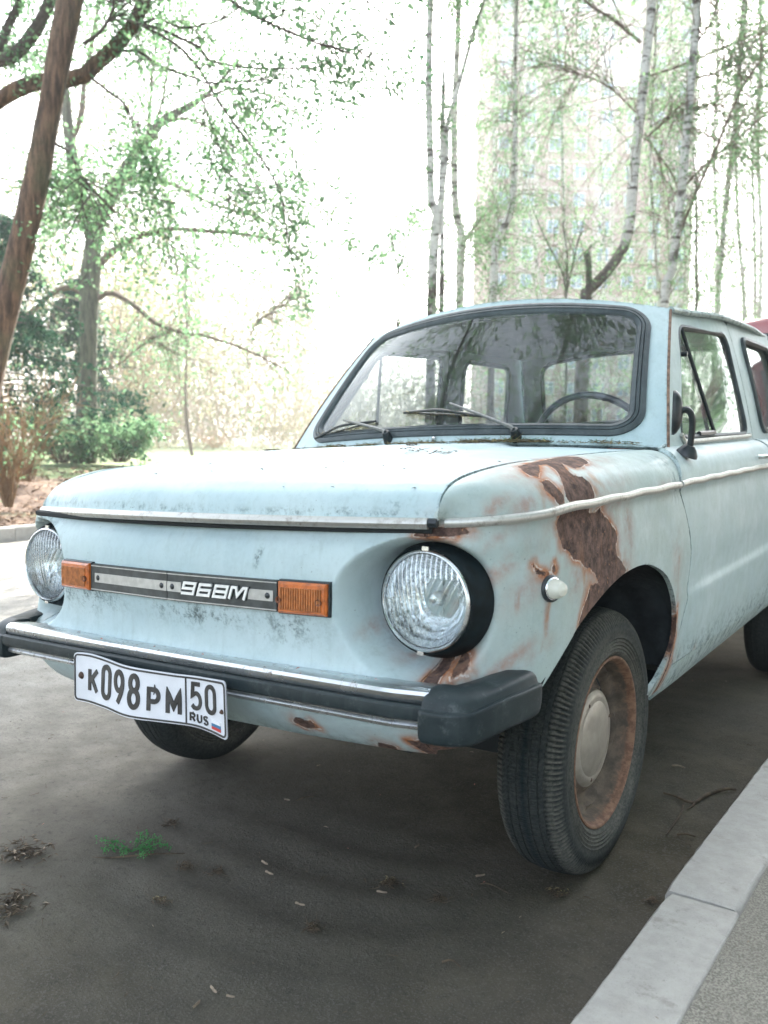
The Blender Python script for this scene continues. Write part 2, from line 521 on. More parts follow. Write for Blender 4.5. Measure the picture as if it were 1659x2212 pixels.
def side_x(y, z):
    x = np.interp(z, _SX[:, 0], _SX[:, 1])
    k = sstep(.36, .62, y)
    return x + k*(.007*sstep(.515, .485, z)-.004*sstep(.40, .60, z)*sstep(.62, .52, z)-.003)
def door_front(z): return np.interp(z, _DS[:, 0], _DS[:, 1])
XC, YC, LC = .45, -.35, .50
def front(s, z):
    """front fascia, corner and front wing below the trim line; s runs from the centre line round to the door"""
    s, z = np.broadcast_arrays(np.asarray(s, float), np.asarray(z, float)); sa = np.abs(s)
    y0 = np.interp(z, _Y0[:, 0], _Y0[:, 1])
    xs = side_x(-1.0, z)
    n = 2.45+1.0*sstep(.70, .80, z)+.35*sstep(.50, .40, z)
    tt = np.clip((sa-XC)/LC, 0, 1)**1.32; ph = tt/(tt+(1-np.clip((sa-XC)/LC, 0, 1))**1.32)*np.pi/2
    cx, cy = np.sin(ph)**(2/n), np.cos(ph)**(2/n)
    x = np.where(sa < XC, sa, XC+(xs-XC)*cx)
    yf = y0+.12*x*x
    y = np.where(sa < XC, yf, YC+(yf-YC)*cy)
    k = np.clip((sa-XC-LC)/(.70), 0, 1)
    ys = YC+k*(door_front(z)-.002-YC)
    on = sa > XC+LC
    y = np.where(on, ys, y); x = np.where(on, side_x(y, z), x)
    # recess round the headlamp
    dx, dz = x-.57, z-.64
    sx = np.where(dx < 0, .134/.168, 1.0); sz = np.where(dz < 0, .134/.155, .134/.124)
    rr = np.sqrt((dx*sx)**2+(dz*sz)**2)
    t = np.clip((.134-rr)/(.134-.099), 0, 1); t = np.sin(t*np.pi/2)**1.75
    y = np.where(on, y, y+t*np.maximum(-.556-y, 0))
    # small dents and waves of old sheet metal
    y = y+np.where(on, 0, .0012*np.sin(x*23+z*31)*np.sin(z*17+1))
    x = x+np.where(on, .0016*np.sin(y*19+1)*np.sin(z*21), 0)
    return np.stack([x*np.sign(s+1e-12), y, z], -1)
S_END = XC+LC+.70
ARCH = smooth_line([(-.66, .28), (-.60, .34), (-.545, .393), (-.500, .432), (-.45, .472), (-.40, .512), (-.33, .552), (-.24, .585), (-.15, .609), (-.05, .625), (.05, .627), (.14, .613), (.24, .576), (.315, .520), (.355, .460), (.366, .400), (.348, .345), (.30, .295), (.25, .25), (.24, .1)], 90)
ARCH_POLY = np.vstack([ARCH, [(.24, .0), (-.66, .0)]])
def wing_sdf(U, W, P):
    a = poly_sdf(ARCH_POLY, P[..., 1], P[..., 2])
    a = np.where(np.abs(P[..., 0]) < .56, .2, a)
    zb = .337-.10*sstep(-.2, .2, P[..., 1])
    return np.minimum(a, P[..., 2]-zb)
def T_(u):  # trim line, world of s
    s = S0T+u*(S_END-S0T)
    P = front(s, .797); P0 = front(s, .797+0*s)
    P[..., 2] = .7965-.0115*sstep(-.40, -.62, P[..., 1])
    return P
_ss = np.linspace(XC, XC+LC, 600); S0T = float(np.interp(.604, front(_ss, .797)[:, 0], _ss))
_SZ = np.array([(-.637, .792), (-.632, .815), (-.616, .838), (-.577, .858), (-.50, .8715), (-.38, .881), (-.267, .8845), (-.07, .887), (.2, .888), (.46, .886)])
_SZ = smooth_line(_SZ, 300)
def S_(u):
    y = -.637+1.087*u**1.25
    return np.stack([.604+.006*sstep(-.637, -.5, y)+0*y, y+0*u, np.interp(y, _SZ[:, 0], _SZ[:, 1])], -1)
def wing_top(u, v):
    T = T_(u); S = S_(u); v = v[..., None]
    C = np.stack([T[..., 0]*.90+S[..., 0]*.10, T[..., 1]*.8+S[..., 1]*.2, S[..., 2]+.003], -1)
    return (1-v)**2*T+2*v*(1-v)*C+v*v*S
_H = table([(-.02, .775), (0, .792), (.005, .814), (.014, .834), (.03, .848), (.06, .861), (.135, .8725), (.255, .881), (.37, .8845), (.55, .887), (.8, .888), (1.2, .887)], 800)
def sag(P):
    """the far front corner of this old body sits slightly back and low"""
    P = np.array(P, float); x, y, z = P[..., 0], P[..., 1], P[..., 2]
    k = np.clip(-x/.6, 0, 1.1)**2*sstep(.772, .79, z)*sstep(1.0, .8, z+.0*x)
    P[..., 1] = y+.032*k*sstep(-.25, -.6, y)
    P[..., 2] = z-k*(.009*sstep(.5, .2, y)+.020*sstep(-.38, -.60, y)*sstep(.79, .85, z))
    return P
def lip_y(x): return -.703+.19*x*x
def cowl_y(x): return .362+.10*(x/.672)**2
def bonnet(a, b):
    x = .6005*a; yl = lip_y(x); yr = cowl_y(x)-.010
    y = yl+(yr-yl)*np.clip(b, 0, 1)**1.6
    d = y-yl
    z = np.interp(d, _H[:, 0], _H[:, 1])+(1-(x/.605)**2)*(.003+.015*sstep(.0, .5, d))
    pl = .34-.10*sstep(.1, .9, d)                        # raised middle of the bonnet
    z = z+.011*sstep(pl+.03, pl-.03, np.abs(x))*sstep(.16, .34, d)
    z = z+.0010*np.sin(x*14)*np.sin(y*11)
    return np.stack([x, y, z], -1)
def cowl_z(a): return .913-.023*a*a
def screen(a, b):
    w = .672-.112*b
    x = a*w
    y = .362+.338*b+.10*a*a-.012*np.sin(np.pi*b)
    z = cowl_z(a)+(1.378-.912)*b-.044*a*a*b*b
    return np.stack([x, y, z], -1)
def rr_sdf(X, Y, hx, hy, r):
    qx, qy = np.abs(X)-(hx-r), np.abs(Y)-(hy-r)
    return np.sqrt(np.maximum(qx, 0)**2+np.maximum(qy, 0)**2)+np.minimum(np.maximum(qx, qy), 0)-r
def scr_sdf(a, b): return rr_sdf(a*.6, (b-.507)*.56, .545, .249, .088)
def roof(a, c):
    P0 = screen(a, np.ones_like(a)*1.0)
    y = P0[..., 1]+(2.12-P0[..., 1])*c
    prof = .020*np.sin(np.pi*np.clip(c*.95+.02, 0, 1))-.030*c**3
    ww = .56+.026*sstep(.0, .4, c)-.02*sstep(.7, 1, c)
    zz = P0[..., 2]+prof*(1-a**2*.75)+.017*sstep(0, .45, c)*a**2
    return np.stack([a*ww, y, zz], -1)
def gh(y, z):
    t = (z-.89)/.42
    x = .672+(.556+.025*sstep(.8, 1.3, y)-.672)*t+.007*np.sin(np.pi*np.clip(t, 0, 1))
    return np.stack([x, y, z], -1)
def shoulder(y, v):
    T = np.stack([side_x(y, .80+0*y), y, .80+0*y], -1); S = gh(y+0*v, .893+0*v)
    C = np.stack([T[..., 0]-.004, y+0*v, .874+0*v], -1); v = v[..., None]
    return (1-v)**2*T+2*v*(1-v)*C+v*v*S

car = empty('parked_car', (0, 0, 0), label='rusty pale blue vintage saloon parked beside the kerb, dented white number plate in front', cat='car')

RUST = []      # (polygon in (y, w), halo radius, stain strength); w = z + (.745 - x)
RUST_FRONT = []
STAINS = []
DRIPS = [(-.447, .632, -.468, .545, .006, 1.0), (-.524, .685, -.528, .650, .004, .9), (-.305, .665, -.300, .60, .010, 1.0), (-.285, .64, -.33, .56, .014, .9), (-.415, .74, -.425, .70, .008, .9), (-.46, .87, -.475, .81, .012, .8), (-.40, .84, -.41, .80, .010, .8), (-.22, .88, -.16, .80, .016, .8), (-.235, .83, -.20, .80, .012, .8), (.35, .60, .352, .50, .008, .5), (.375, .40, .38, .28, .014, .9), (.44, .33, .44, .30, .02, .6), (.60, .315, .60, .285, .02, .6), (.75, .31, .74, .28, .02, .5), (-.10, .68, -.085, .62, .010, .6), (-.57, .55, -.57, .50, .012, .8)]
RUST = [([(-.412, .975), (-.343, .986), (-.239, .998), (-.116, 1.02), (-.10, .985), (-.15, .93), (-.213, .916), (-.255, .912), (-.262, .94), (-.235, .972), (-.293, .913), (-.294, .883), (-.258, .875), (-.244, .849), (-.240, .817), (-.255, .798), (-.327, .800), (-.368, .797), (-.383, .821), (-.379, .846), (-.362, .878), (-.338, .917), (-.322, .954), (-.352, .958), (-.385, .934), (-.437, .902), (-.452, .915), (-.443, .938)], .035, 1.0),
 ([(-.440, .881), (-.415, .885), (-.404, .853), (-.395, .827), (-.396, .800), (-.419, .805), (-.433, .826), (-.452, .851)], .03, 1.0),
 ([(-.41, .797), (-.344, .797), (-.262, .797), (-.262, .786), (-.226, .779), (-.205, .788), (-.187, .777), (-.152, .757), (-.117, .731), (-.101, .709), (-.115, .690), (-.109, .670), (-.087, .653), (-.054, .627), (-.10, .600), (-.18, .590), (-.216, .618), (-.236, .640), (-.273, .662), (-.300, .668), (-.320, .685), (-.350, .694), (-.371, .712), (-.400, .727), (-.413, .755), (-.418, .78)], .035, 1.0),
 ([(-.268, .626), (-.230, .623), (-.175, .598), (-.20, .575), (-.285, .556), (-.325, .553), (-.313, .575), (-.285, .600)], .018, .9),
 ([(-.491, .725), (-.484, .708), (-.471, .700), (-.458, .694), (-.446, .686), (-.462, .686), (-.482, .700)], .006, .8),
 ([(-.440, .690), (-.430, .701), (-.426, .684), (-.436, .680)], .006, .8),
 ([(.362, .47), (.372, .40), (.366, .34), (.352, .26), (.33, .26), (.352, .34), (.35, .41)], .012, .8)]
RUST_FRONT = [[(.575, .777), (.635, .778), (.646, .766), (.62, .760), (.575, .758), (.555, .764)],
 [(.574, .540), (.598, .540), (.603, .50), (.600, .455), (.580, .455), (.577, .50)], [(.612, .540), (.645, .535), (.648, .505), (.636, .512), (.628, .50), (.616, .515)],
 [(.54, .375), (.62, .385), (.66, .36), (.62, .33), (.56, .33)], [(.30, .395), (.335, .388), (.345, .372), (.31, .366), (.29, .38)], [(.47, .358), (.50, .352), (.49, .337), (.45, .337)]]
STAINS = [(-.27, 1.035, .17, .025, 1.0), (-.10, 1.03, .12, .02, .7), (-.48, .93, .05, .03, .6), (-.30, .77, .14, .05, .5), (-.587, .879, .05, .022, .9), (-.518, .837, .035, .03, .8), (-.10, .84, .12, .025, .45), (-.08, .944, .10, .03, .6), (.215, .80, .10, .02, .5), (-.557, .761, .05, .03, .8), (-.494, .684, .06, .035, .6),
 (-.03, .74, .035, .06, .75), (-.02, .677, .03, .05, .6), (-.537, .569, .06, .018, .85), (-.48, .55, .05, .02, .5), (.335, .59, .04, .09, .5), (-.343, .653, .05, .04, .7), (-.57, .81, .05, .02, .6), (.357, .484, .03, .05, .6), (.38, .34, .03, .06, .9),
 (-.456, .600, .008, .045, .9), (-.524, .668, .006, .02, .9), (-.29, .605, .012, .05, .95), (-.35, .90, .14, .06, .55), (-.20, .70, .18, .10, .35), (-.14, .79, .10, .03, .6), (.45, .30, .25, .015, .6), (.6, .285, .3, .012, .5)]
def paint_attrs(P, side, sx=1):
    x, y, z = P[:, 0], P[:, 1], P[:, 2]; n = len(P)
    rd = np.full(n, .5); st = np.zeros(n)
    if sx > 0:
        w = z+(.745-x)
        near = (x > .3)
        for poly, halo, s in RUST:
            d = np.where(near, poly_sdf(poly, y, w), .5)
            rd = np.minimum(rd, d) if s >= 0 else rd
            st = np.maximum(st, abs(s)*np.exp(-np.maximum(d, 0)/halo))
        for poly in RUST_FRONT:
            d = np.where(y < -.50, poly_sdf(poly, x, z), .5); rd = np.minimum(rd, d); st = np.maximum(st, .8*np.exp(-np.maximum(d, 0)/.018))
        for (cy, cw, ry, rw, s) in STAINS:
            st = np.maximum(st, np.where(near, s*np.exp(-((y-cy)/ry)**2-((w-cw)/rw)**2), 0))
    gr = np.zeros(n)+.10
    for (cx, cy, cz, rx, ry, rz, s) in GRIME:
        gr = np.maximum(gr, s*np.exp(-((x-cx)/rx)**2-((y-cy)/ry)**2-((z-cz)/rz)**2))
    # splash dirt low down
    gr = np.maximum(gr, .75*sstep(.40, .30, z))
    dp = np.zeros(n)
    if sx > 0:
        w = z+(.745-x)
        for (y0, w0, y1, w1, rad, s) in DRIPS:
            ey, ew = y1-y0, w1-w0; tt = np.clip(((y-y0)*ey+(w-w0)*ew)/(ey*ey+ew*ew), 0, 1); dd = np.hypot(y-y0-tt*ey, w-w0-tt*ew)
            dp = np.maximum(dp, np.where(x > .3, s*np.exp(-(dd/(rad*(1-.6*tt)))**2)*(1-.6*tt), 0))
    return dict(drip=dp, side=np.broadcast_to(side, (n,)).copy(), rustd=rd, stain=st, grime=gr)
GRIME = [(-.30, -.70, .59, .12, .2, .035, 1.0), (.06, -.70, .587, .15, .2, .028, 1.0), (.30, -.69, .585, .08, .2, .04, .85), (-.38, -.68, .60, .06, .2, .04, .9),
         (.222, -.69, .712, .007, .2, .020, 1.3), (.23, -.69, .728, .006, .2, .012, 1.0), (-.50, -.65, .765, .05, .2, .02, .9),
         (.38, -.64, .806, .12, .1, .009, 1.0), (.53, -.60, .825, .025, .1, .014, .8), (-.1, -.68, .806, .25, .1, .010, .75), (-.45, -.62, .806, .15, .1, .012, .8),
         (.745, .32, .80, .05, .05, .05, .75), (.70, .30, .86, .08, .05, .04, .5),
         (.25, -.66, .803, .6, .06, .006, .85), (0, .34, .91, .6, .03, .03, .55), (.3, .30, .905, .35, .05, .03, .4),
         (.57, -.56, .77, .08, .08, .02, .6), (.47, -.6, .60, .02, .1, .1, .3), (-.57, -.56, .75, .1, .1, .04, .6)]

def panel(name, pieces, side, parent=None, sx=1, rim=.012, mat='paint', **k):
    """pieces = [(fn, u, v, sdf)], joined; sx = -1 builds the mirrored side"""
    Vs, Fs, A, n = [], [], [], 0
    for fn, u, v, sdf in pieces:
        V, F = panel_grid(fn, u, v, sdf)
        V0 = V.copy()
        if sx < 0: V = mir(V); F = F[:, ::-1]
        V = sag(V); V2, F2, b = add_rim(V, F, rim)
        at_ = paint_attrs(V2, side, sx)
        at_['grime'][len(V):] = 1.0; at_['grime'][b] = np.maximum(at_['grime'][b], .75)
        A.append(at_); Vs.append(V2); Fs.append(F2+n); n += len(V2)
    V = np.vstack(Vs); F = np.vstack(Fs)
    attrs = {q: np.concatenate([a[q] for a in A]) for q in A[0]}
    return obj(name, b2w(V), F, M[mat], parent or car, attrs=attrs, sharp=40, **k)

def flip(fn):   # swaps parameter order so that normals face outwards
    return lambda U, W: fn(W, U)
def lin(a, b, step): return np.linspace(a, b, max(2, int(round(abs(b-a)/step))+1))

# front panel between the two welds under the headlamps, then the two front wings
zs = lin(.337, .797, .0042)
panel('front_panel', [(front, lin(-.6, .6, .0042), zs, lambda U, W, P: np.minimum(.571-np.abs(P[..., 0]), P[..., 2]-.337))], 0.15)
zs2 = lin(.235, .797, .0048)
def wing(sx, st):
    ss = lin(.572, S_END, st)
    sd = lambda U, W, P: np.minimum(wing_sdf(U, W, P), P[..., 0]-.5735)
    return panel('front_wing', [(front, lin(.56, S_END, st), lin(.235, .797, st), sd),
                 (wing_top, np.linspace(0, 1, int(1.3/st)), np.linspace(0, 1, int(.2/st)), None)], .85, sx=sx)
wing_n = wing(1, .0048); wing_f = wing(-1, .012)
bon = panel('bonnet', [(bonnet, lin(-1, 1, .010), lin(0, 1, .0065), None)], 0.0, rim=.016)
# windscreen surround (scuttle, pillars, header)
scr = panel('windscreen_frame', [(screen, lin(-1, 1, .012), lin(0, 1, .014), lambda a, b, P: scr_sdf(a, b)+.012)], .1)
panel('roof', [(roof, lin(-1, 1, .03), lin(0, 1, .02), None)], .05, rim=.004)

def rr_contour(hx, hy, r, n=22):
    pts = []
    for cx, cy, a0 in ((hx-r, hy-r, 0), (-(hx-r), hy-r, 90), (-(hx-r), -(hy-r), 180), (hx-r, -(hy-r), 270)):
        for k in range(n):
            a = R_(a0+90*k/(n-1)); pts.append((cx+r*math.cos(a), cy+r*math.sin(a), math.cos(a), math.sin(a)))
    out = []
    for i in range(len(pts)):          # subdivide the straights
        p, q = pts[i], pts[(i+1) % len(pts)]
        L = math.hypot(p[0]-q[0], p[1]-q[1]); m = max(1, int(L/.02))
        for j in range(m): out.append(tuple(p[c]+(q[c]-p[c])*j/m for c in range(4)))
    return np.array(out)
def screen_xy(X, Y): return screen(X/.6, Y/.56+.507)
C = rr_contour(.545, .249, .088)
prof = [(.004, -.004), (.004, .007), (-.004, .011), (-.011, .011), (-.0125, .007), (-.014, .011), (-.021, .012), (-.0225, .008), (-.024, .011), (-.031, .009), (-.037, .003), (-.037, -.006)]
rows = []
for (X, Y, nx, ny) in C:
    P = screen_xy(np.array(X), np.array(Y))
    e = .004
    Pu = screen_xy(np.array(X+e), np.array(Y))-P; Pv = screen_xy(np.array(X), np.array(Y+e))-P
    nrm = unit(np.cross(Pu, Pv))
    for (o, h) in prof:
        rows.append(screen_xy(np.array(X+nx*o), np.array(Y+ny*o))+nrm*h)
V = np.array(rows); k = len(prof); m = len(C)
F = np.array([(i*k+j, ((i+1) % m)*k+j, ((i+1) % m)*k+j+1, i*k+j+1) for i in range(m) for j in range(k-1)])
obj('windscreen_seal', b2w(V), F, M['seal'], scr, sharp=50)
V, F = panel_grid(lambda a, b: screen(a, b)-np.array([0, .5, -.3])*.004, lin(-.95, .95, .03), lin(.03, .95, .03), lambda a, b, P: -scr_sdf(a, b)-.030)
obj('windscreen', b2w(V), F, M['windscreen'], scr)

# ---- side: doors and rear quarter
bb = np.linspace(0, 1, 12)
EDGE = screen(np.ones(12), bb)            # A-pillar edge
def side(sx, st, near):
    s_ = 'near' if near else 'far'
    DR = 1.50                              # rear edge of the door at the waist
    lower = lambda q, z: (lambda y: np.stack([side_x(y, z), y, z], -1))(door_front(z)+.003+(DR+.045-door_front(z))*q)
    lower_s = lambda U, W, P: P[..., 2]-(.306-.030*sstep(.4, 1.5, P[..., 1]))
    shp = lambda q, v: shoulder((.352+.05*v)+.003+(DR+.045-.352-.05*v-.045*v)*q, v)
    fr = [(y+.006, z) for (x, y, z) in EDGE]
    fr[0] = (.415, .893); fr.insert(1, (.478, .905))
    poly = np.array(fr[:-1]+[(.80, 1.292), (.84, 1.312), (1.36, 1.326), (1.408, 1.310), (1.427, 1.27), (DR, .893)])
    win = smooth_corners([(.605, .915), (.858, 1.262), (1.355, 1.272), (1.43, .915)], .035)
    def up_sdf(U, W, P):
        return np.minimum(-poly_sdf(poly, P[..., 1], P[..., 2]), poly_sdf(win, P[..., 1], P[..., 2]))
    g2 = lambda y, z: gh(y, z)
    door = panel('door', [(lower, lin(0, 1, st/1.15), lin(.27, .80, st), lower_s), (shp, lin(0, 1, st/1.15), lin(0, 1, .06), None),
                          (g2, lin(.40, DR+.02, st), lin(.885, 1.335, st), up_sdf)], .55, sx=sx)
    ms = (lambda P: P) if sx > 0 else mir
    # chrome waist finisher, window channel, glass, quarter-light divider
    P = [gh(y, z)+np.array([.004, 0, 0]) for y, z in ((.60, .925), (.615, .908), (.66, .902), (1.0, .904), (1.40, .906), (1.432, .912))]
    mb = MB(); mb.tube(b2w(ms(smooth_line(P, 30))), .0075, 8); mb.build('window_sill_trim', M['trim'], door)
    yz = np.array(win); ch = b2w(ms(gh(yz[:, 0], yz[:, 1])-np.array([.006, 0, 0])))
    mb = MB(); mb.tube(np.vstack([ch, ch[:1]]), .009, 6); mb.build('window_channel', M['seal'], door)
    V, F = panel_grid(lambda y, z: gh(y, z)-np.array([.010, 0, 0]), lin(.58, 1.46, .02), lin(.90, 1.29, .02), lambda U, W, P: -poly_sdf(win, P[..., 1], P[..., 2])-.002)
    obj('door_window', b2w(ms(V)), F, M['sideglass'], door)
    mb = MB(); mb.tube(b2w(ms(np.array([gh(np.array(.874), np.array(1.258)), gh(np.array(.975), np.array(.925))]))), .0065, 6)
    mb.tube(b2w(ms(np.array([gh(np.array(.975), np.array(.926)), gh(np.array(.90), np.array(.924)), gh(np.array(.80), np.array(.924))]))), .008, 6)
    mb.build('quarter_light_bar', M['plastic'], door)
    mb = MB(); mb.tube(b2w(ms(np.array([gh(np.array(.815), np.array(1.17))+[-.004, 0, 0], gh(np.array(.815), np.array(1.17))+[.014, 0, 0]]))), .008, 8)
    mb.build('quarter_light_catch', M['plastic'], door)
    # handle
    mb = MB()
    hp = [np.array([side_x(1.35, .80)-.010, y, .835])+np.array([.0, 0, 0])+np.array([o, 0, 0]) for y, o in ((1.30, .0), (1.315, .022), (1.36, .030), (1.42, .028), (1.445, .010))]
    mb.tube(b2w(ms(smooth_line(hp, 14))), .009, 8, flat=.8); mb.build('door_handle', M['chrome'], door)
    # trim on wing and door
    u = np.linspace(.0, 1.0, 120)
    for nm, pth, par in (('trim_strip', T_(u), wing_n if sx > 0 else wing_f),
                         ('trim_strip', np.stack([side_x(np.linspace(.357, DR+.04, 60), .80), np.linspace(.357, DR+.04, 60), np.full(60, .798)], -1), door)):
        pth = np.array(pth); pth[:, 2] += .0012*np.sin(pth[:, 1]*31)
        pr = [(-.003, -.0095), (.003, -.0085), (.0065, -.005), (.0078, .0), (.0065, .005), (.003, .0085), (-.003, .0095)]
        pth = np.array(pth); pth_w = b2w(sag(ms(pth))); V, F = sweep(pth_w, pr, out=(1 if sx > 0 else -1)*unit(np.cross(np.gradient(b2w(ms(pth)), axis=0), [0, 0, 1.])), closed=True)
        obj(nm, V, F, M['trim'], par)
    # sill
    V, F = panel_grid(lambda y, z: np.stack([side_x(y, z)-.002, y, z], -1), lin(.40, 1.90, .03), lin(.20, .300, .01), None)
    V, F, _ = add_rim(V, F, .03)
    V = ms(V); F = F if sx > 0 else F[:, ::-1]
    obj('sill', b2w(V), F, M['paint'], car, attrs=paint_attrs(V, .9, -1))
    # rear quarter
    ra = lambda P: np.sqrt((P[..., 1]-2.30)**2+(P[..., 2]-.29)**2*1.15)-.345
    q0 = DR+.049
    def qlow(y, z):
        tail = sstep(2.72, 3.0, y)
        x = side_x(y, z)-.16*tail**2-.02*sstep(1.6, 3.0, y)
        return np.stack([x, y, z], -1)
    def qsh(y, v):
        P = shoulder(y, v); tail = sstep(2.72, 3.0, y)
        P[..., 0] -= (.16*tail**2+.02*sstep(1.6, 3.0, y)); P[..., 2] -= .05*sstep(2.3, 3.0, y)*v
        P[..., 2] -= .02*tail
        return P
    qwin = smooth_corners([(1.655, .922), (1.565, 1.272), (2.02, 1.262), (2.13, .935)], .045)
    qpoly = [(DR+.006, .893), (1.430, 1.272), (1.412, 1.312), (1.44, 1.334), (2.10, 1.328), (2.40, .893)]
    qs = lambda U, W, P: np.minimum(-poly_sdf(qpoly, P[..., 1], P[..., 2]), poly_sdf(qwin, P[..., 1], P[..., 2]))
    qp = panel('rear_wing', [(qlow, lin(q0, 3.0, .02), lin(.24, .80, .015), lambda U, W, P: ra(P)), (qsh, lin(q0, 3.0, .02), lin(0, 1, .08), None),
                             (g2, lin(1.40, 2.42, .015), lin(.885, 1.340, .012), qs)], .5, sx=sx)
    yz = np.array(qwin); ch = b2w(ms(gh(yz[:, 0], yz[:, 1])+np.array([.001, 0, 0])))
    mb = MB(); mb.tube(np.vstack([ch, ch[:1]]), .013, 6); mb.build('window_seal', M['seal'], qp)
    V, F = panel_grid(lambda y, z: gh(y, z)-np.array([.008, 0, 0]), lin(1.54, 2.15, .03), lin(.90, 1.29, .02), lambda U, W, P: -poly_sdf(qwin, P[..., 1], P[..., 2])-.002)
    obj('quarter_window', b2w(ms(V)), F, M['rearglass'], qp)
    # rain gutter: along the roof edge and down the pillar
    c = np.linspace(0, 1, 40); g = roof(np.ones(40), c)+np.array([.003, 0, -.004])
    mb = MB(); mb.tube(b2w(ms(g)), .0105, 8); mb.build('roof_gutter', M['paint'], car, attrs=paint_attrs(np.zeros((len(mb.V[0]), 3)), .8, -1))
    g = screen(np.ones(20), np.linspace(.0, .985, 20))+np.array([.002, .002, 0])
    mb = MB(); mb.tube(b2w(ms(g)), .0048, 6); mb.build('pillar_seam', M['rustline'], scr)
    return door
def smooth_corners(P, r, n=7):
    P = np.array(P, float); out = []
    m = len(P)
    for i in range(m):
        a, b, c = P[i-1], P[i], P[(i+1) % m]
        d1 = unit(a-b); d2 = unit(c-b)
        k = r*1.4
        for t in np.linspace(0, 1, n):
            out.append((1-t)**2*(b+d1*k)+2*t*(1-t)*b+t*t*(b+d2*k))
    return [tuple(p) for p in out]
M['rustline'] = simple('rusty_seam', (.16, .10, .07), .8, 0, .5, 60, .5)
door_n = side(1, .008, True); door_f = side(-1, .016, False)

# rear: window, lid, tail
def rscreen(a, b):
    w = .67-.115*b
    x = a*w
    y = 2.42-.30*b-.04*a*a
    z = .90+.02*(1-a*a)+.43*b-.03*a*a*b
    return np.stack([-x, y, z], -1)
rsd = lambda a, b: rr_sdf(a*.6, (b-.52)*.5, .50, .19, .07)
rw = panel('rear_window_frame', [(rscreen, lin(-1, 1, .03), lin(0, 1, .03), lambda a, b, P: rsd(a, b))], .1)
V, F = panel_grid(lambda a, b: rscreen(a, b)-np.array([0, .006, 0]), lin(-1, 1, .05), lin(0, 1, .05), lambda a, b, P: -rsd(a, b)-.001)
obj('rear_window', b2w(V), F, M['rearglass'], rw)
C2 = rr_contour(.50, .19, .07, 10); P = np.array([rscreen(np.array(X/.6), np.array(Y/.5+.52)) for X, Y, _, _ in C2])
mb = MB(); mb.tube(b2w(np.vstack([P, P[:1]])), .012, 6); mb.build('rear_window_seal', M['seal'], rw)
def lid(a, b):
    y = 2.42-.04*a*a+.56*b; x = a*(.67-.10*b*b)
    z = .90+.02*(1-a*a)-.03*b-.07*b**3
    return np.stack([-x, y, z], -1)
panel('engine_lid', [(lid, lin(-1, 1, .03), lin(0, 1, .03), None)], .1)
def tail(a, z):
    y = 2.985-.05*a*a-.10*sstep(.5, .3, z)+.0*z
    return np.stack([-a*.585, y, z], -1)
panel('tail_panel', [(tail, lin(-1, 1, .03), lin(.26, .80, .03), None)], .3)

# ---- underbody, wheel wells
mb = MB()
mb.box((-.47, -.50, .30), (.47, 2.85, .34)); mb.box((-.68, .42, .24), (.68, 1.90, .28)); mb.box((-.52, -.56, .355), (.52, -.48, .375))
mb.box((-.50, -.53, .36), (.50, -.50, .78)); mb.box((-.5, -.07, .16), (.5, .0, .22))
o = mb.build('underbody', M['dark'], car, smooth=False); 
for v in o.data.vertices: v.co = Vector(b2w(np.array(v.co)))
def liner(sx):
    A_ = smooth_line([(-.49, .45), (-.40, .518), (-.24, .592), (-.05, .635), (.05, .637), (.15, .622), (.25, .585), (.325, .525), (.365, .462), (.376, .400), (.364, .35), (.352, .30)], 60)
    xs = [.738, .70, .62, .50]
    V = []; 
    for x in xs:
        k = 1.0+.04*(x < .72)
        for (y, z) in A_: 
            xo = x if z > .36 else x-.012
            V.append((xo, y*k, z+.01*(x < .72)))
    n = len(A_); F = [(i*n+j, i*n+j+1, (i+1)*n+j+1, (i+1)*n+j) for i in range(3) for j in range(n-1)]
    V = np.array(V); 
    inner = [3*n+j for j in range(n)]
    F = [list(f) for f in F]+[inner]
    if sx < 0: V = mir(V)
    obj('wheel_well', b2w(V), F, M['inner'], wing_n if sx > 0 else wing_f, sharp=60)
    c = [(2.30+.35*math.cos(a), .29+.33*math.sin(a)) for a in np.linspace(-.3, math.pi+.3, 24)]
    V = np.array([(x, y, z) for x in (.72, .46) for (y, z) in c]); n = 24
    F = [[j, j+1, n+j+1, n+j] for j in range(n-1)]+[[n+j for j in range(n)]]
    if sx < 0: V = mir(V)
    obj('rear_wheel_well', b2w(V), F, M['inner'], car)
liner(1); liner(-1)

# ---- bonnet trim, headlamps, indicators, badge
x = np.linspace(-.598, .585, 90); pth = sag(np.stack([x, lip_y(x)-.001, .7865+.0015*(1-(x/.6)**2)], -1)*np.array([1, 1, 1]))
pr = [(-.006, -.011), (.002, -.011), (.0065, -.007), (.0085, -.001), (.007, .005), (.003, .009), (-.006, .010)]
V, F = sweep(b2w(pth), pr, closed=True); obj('bonnet_trim', V, F, M['trim'], bon)
mb = MB(); mb.tube(b2w(sag(np.stack([x, lip_y(x)+.013, .7735+0*x], -1))), .0075, 6); mb.build('bonnet_gap_shade', M['dark'], bon)  # dark strip standing in for the shadow gap under the bonnet lip
mb = MB(); mb.tube(b2w(np.array([(.586, lip_y(.586), .787), (.602, lip_y(.60), .787)])), .0085, 8); mb.build('trim_end_cap', M['plastic'], bon)

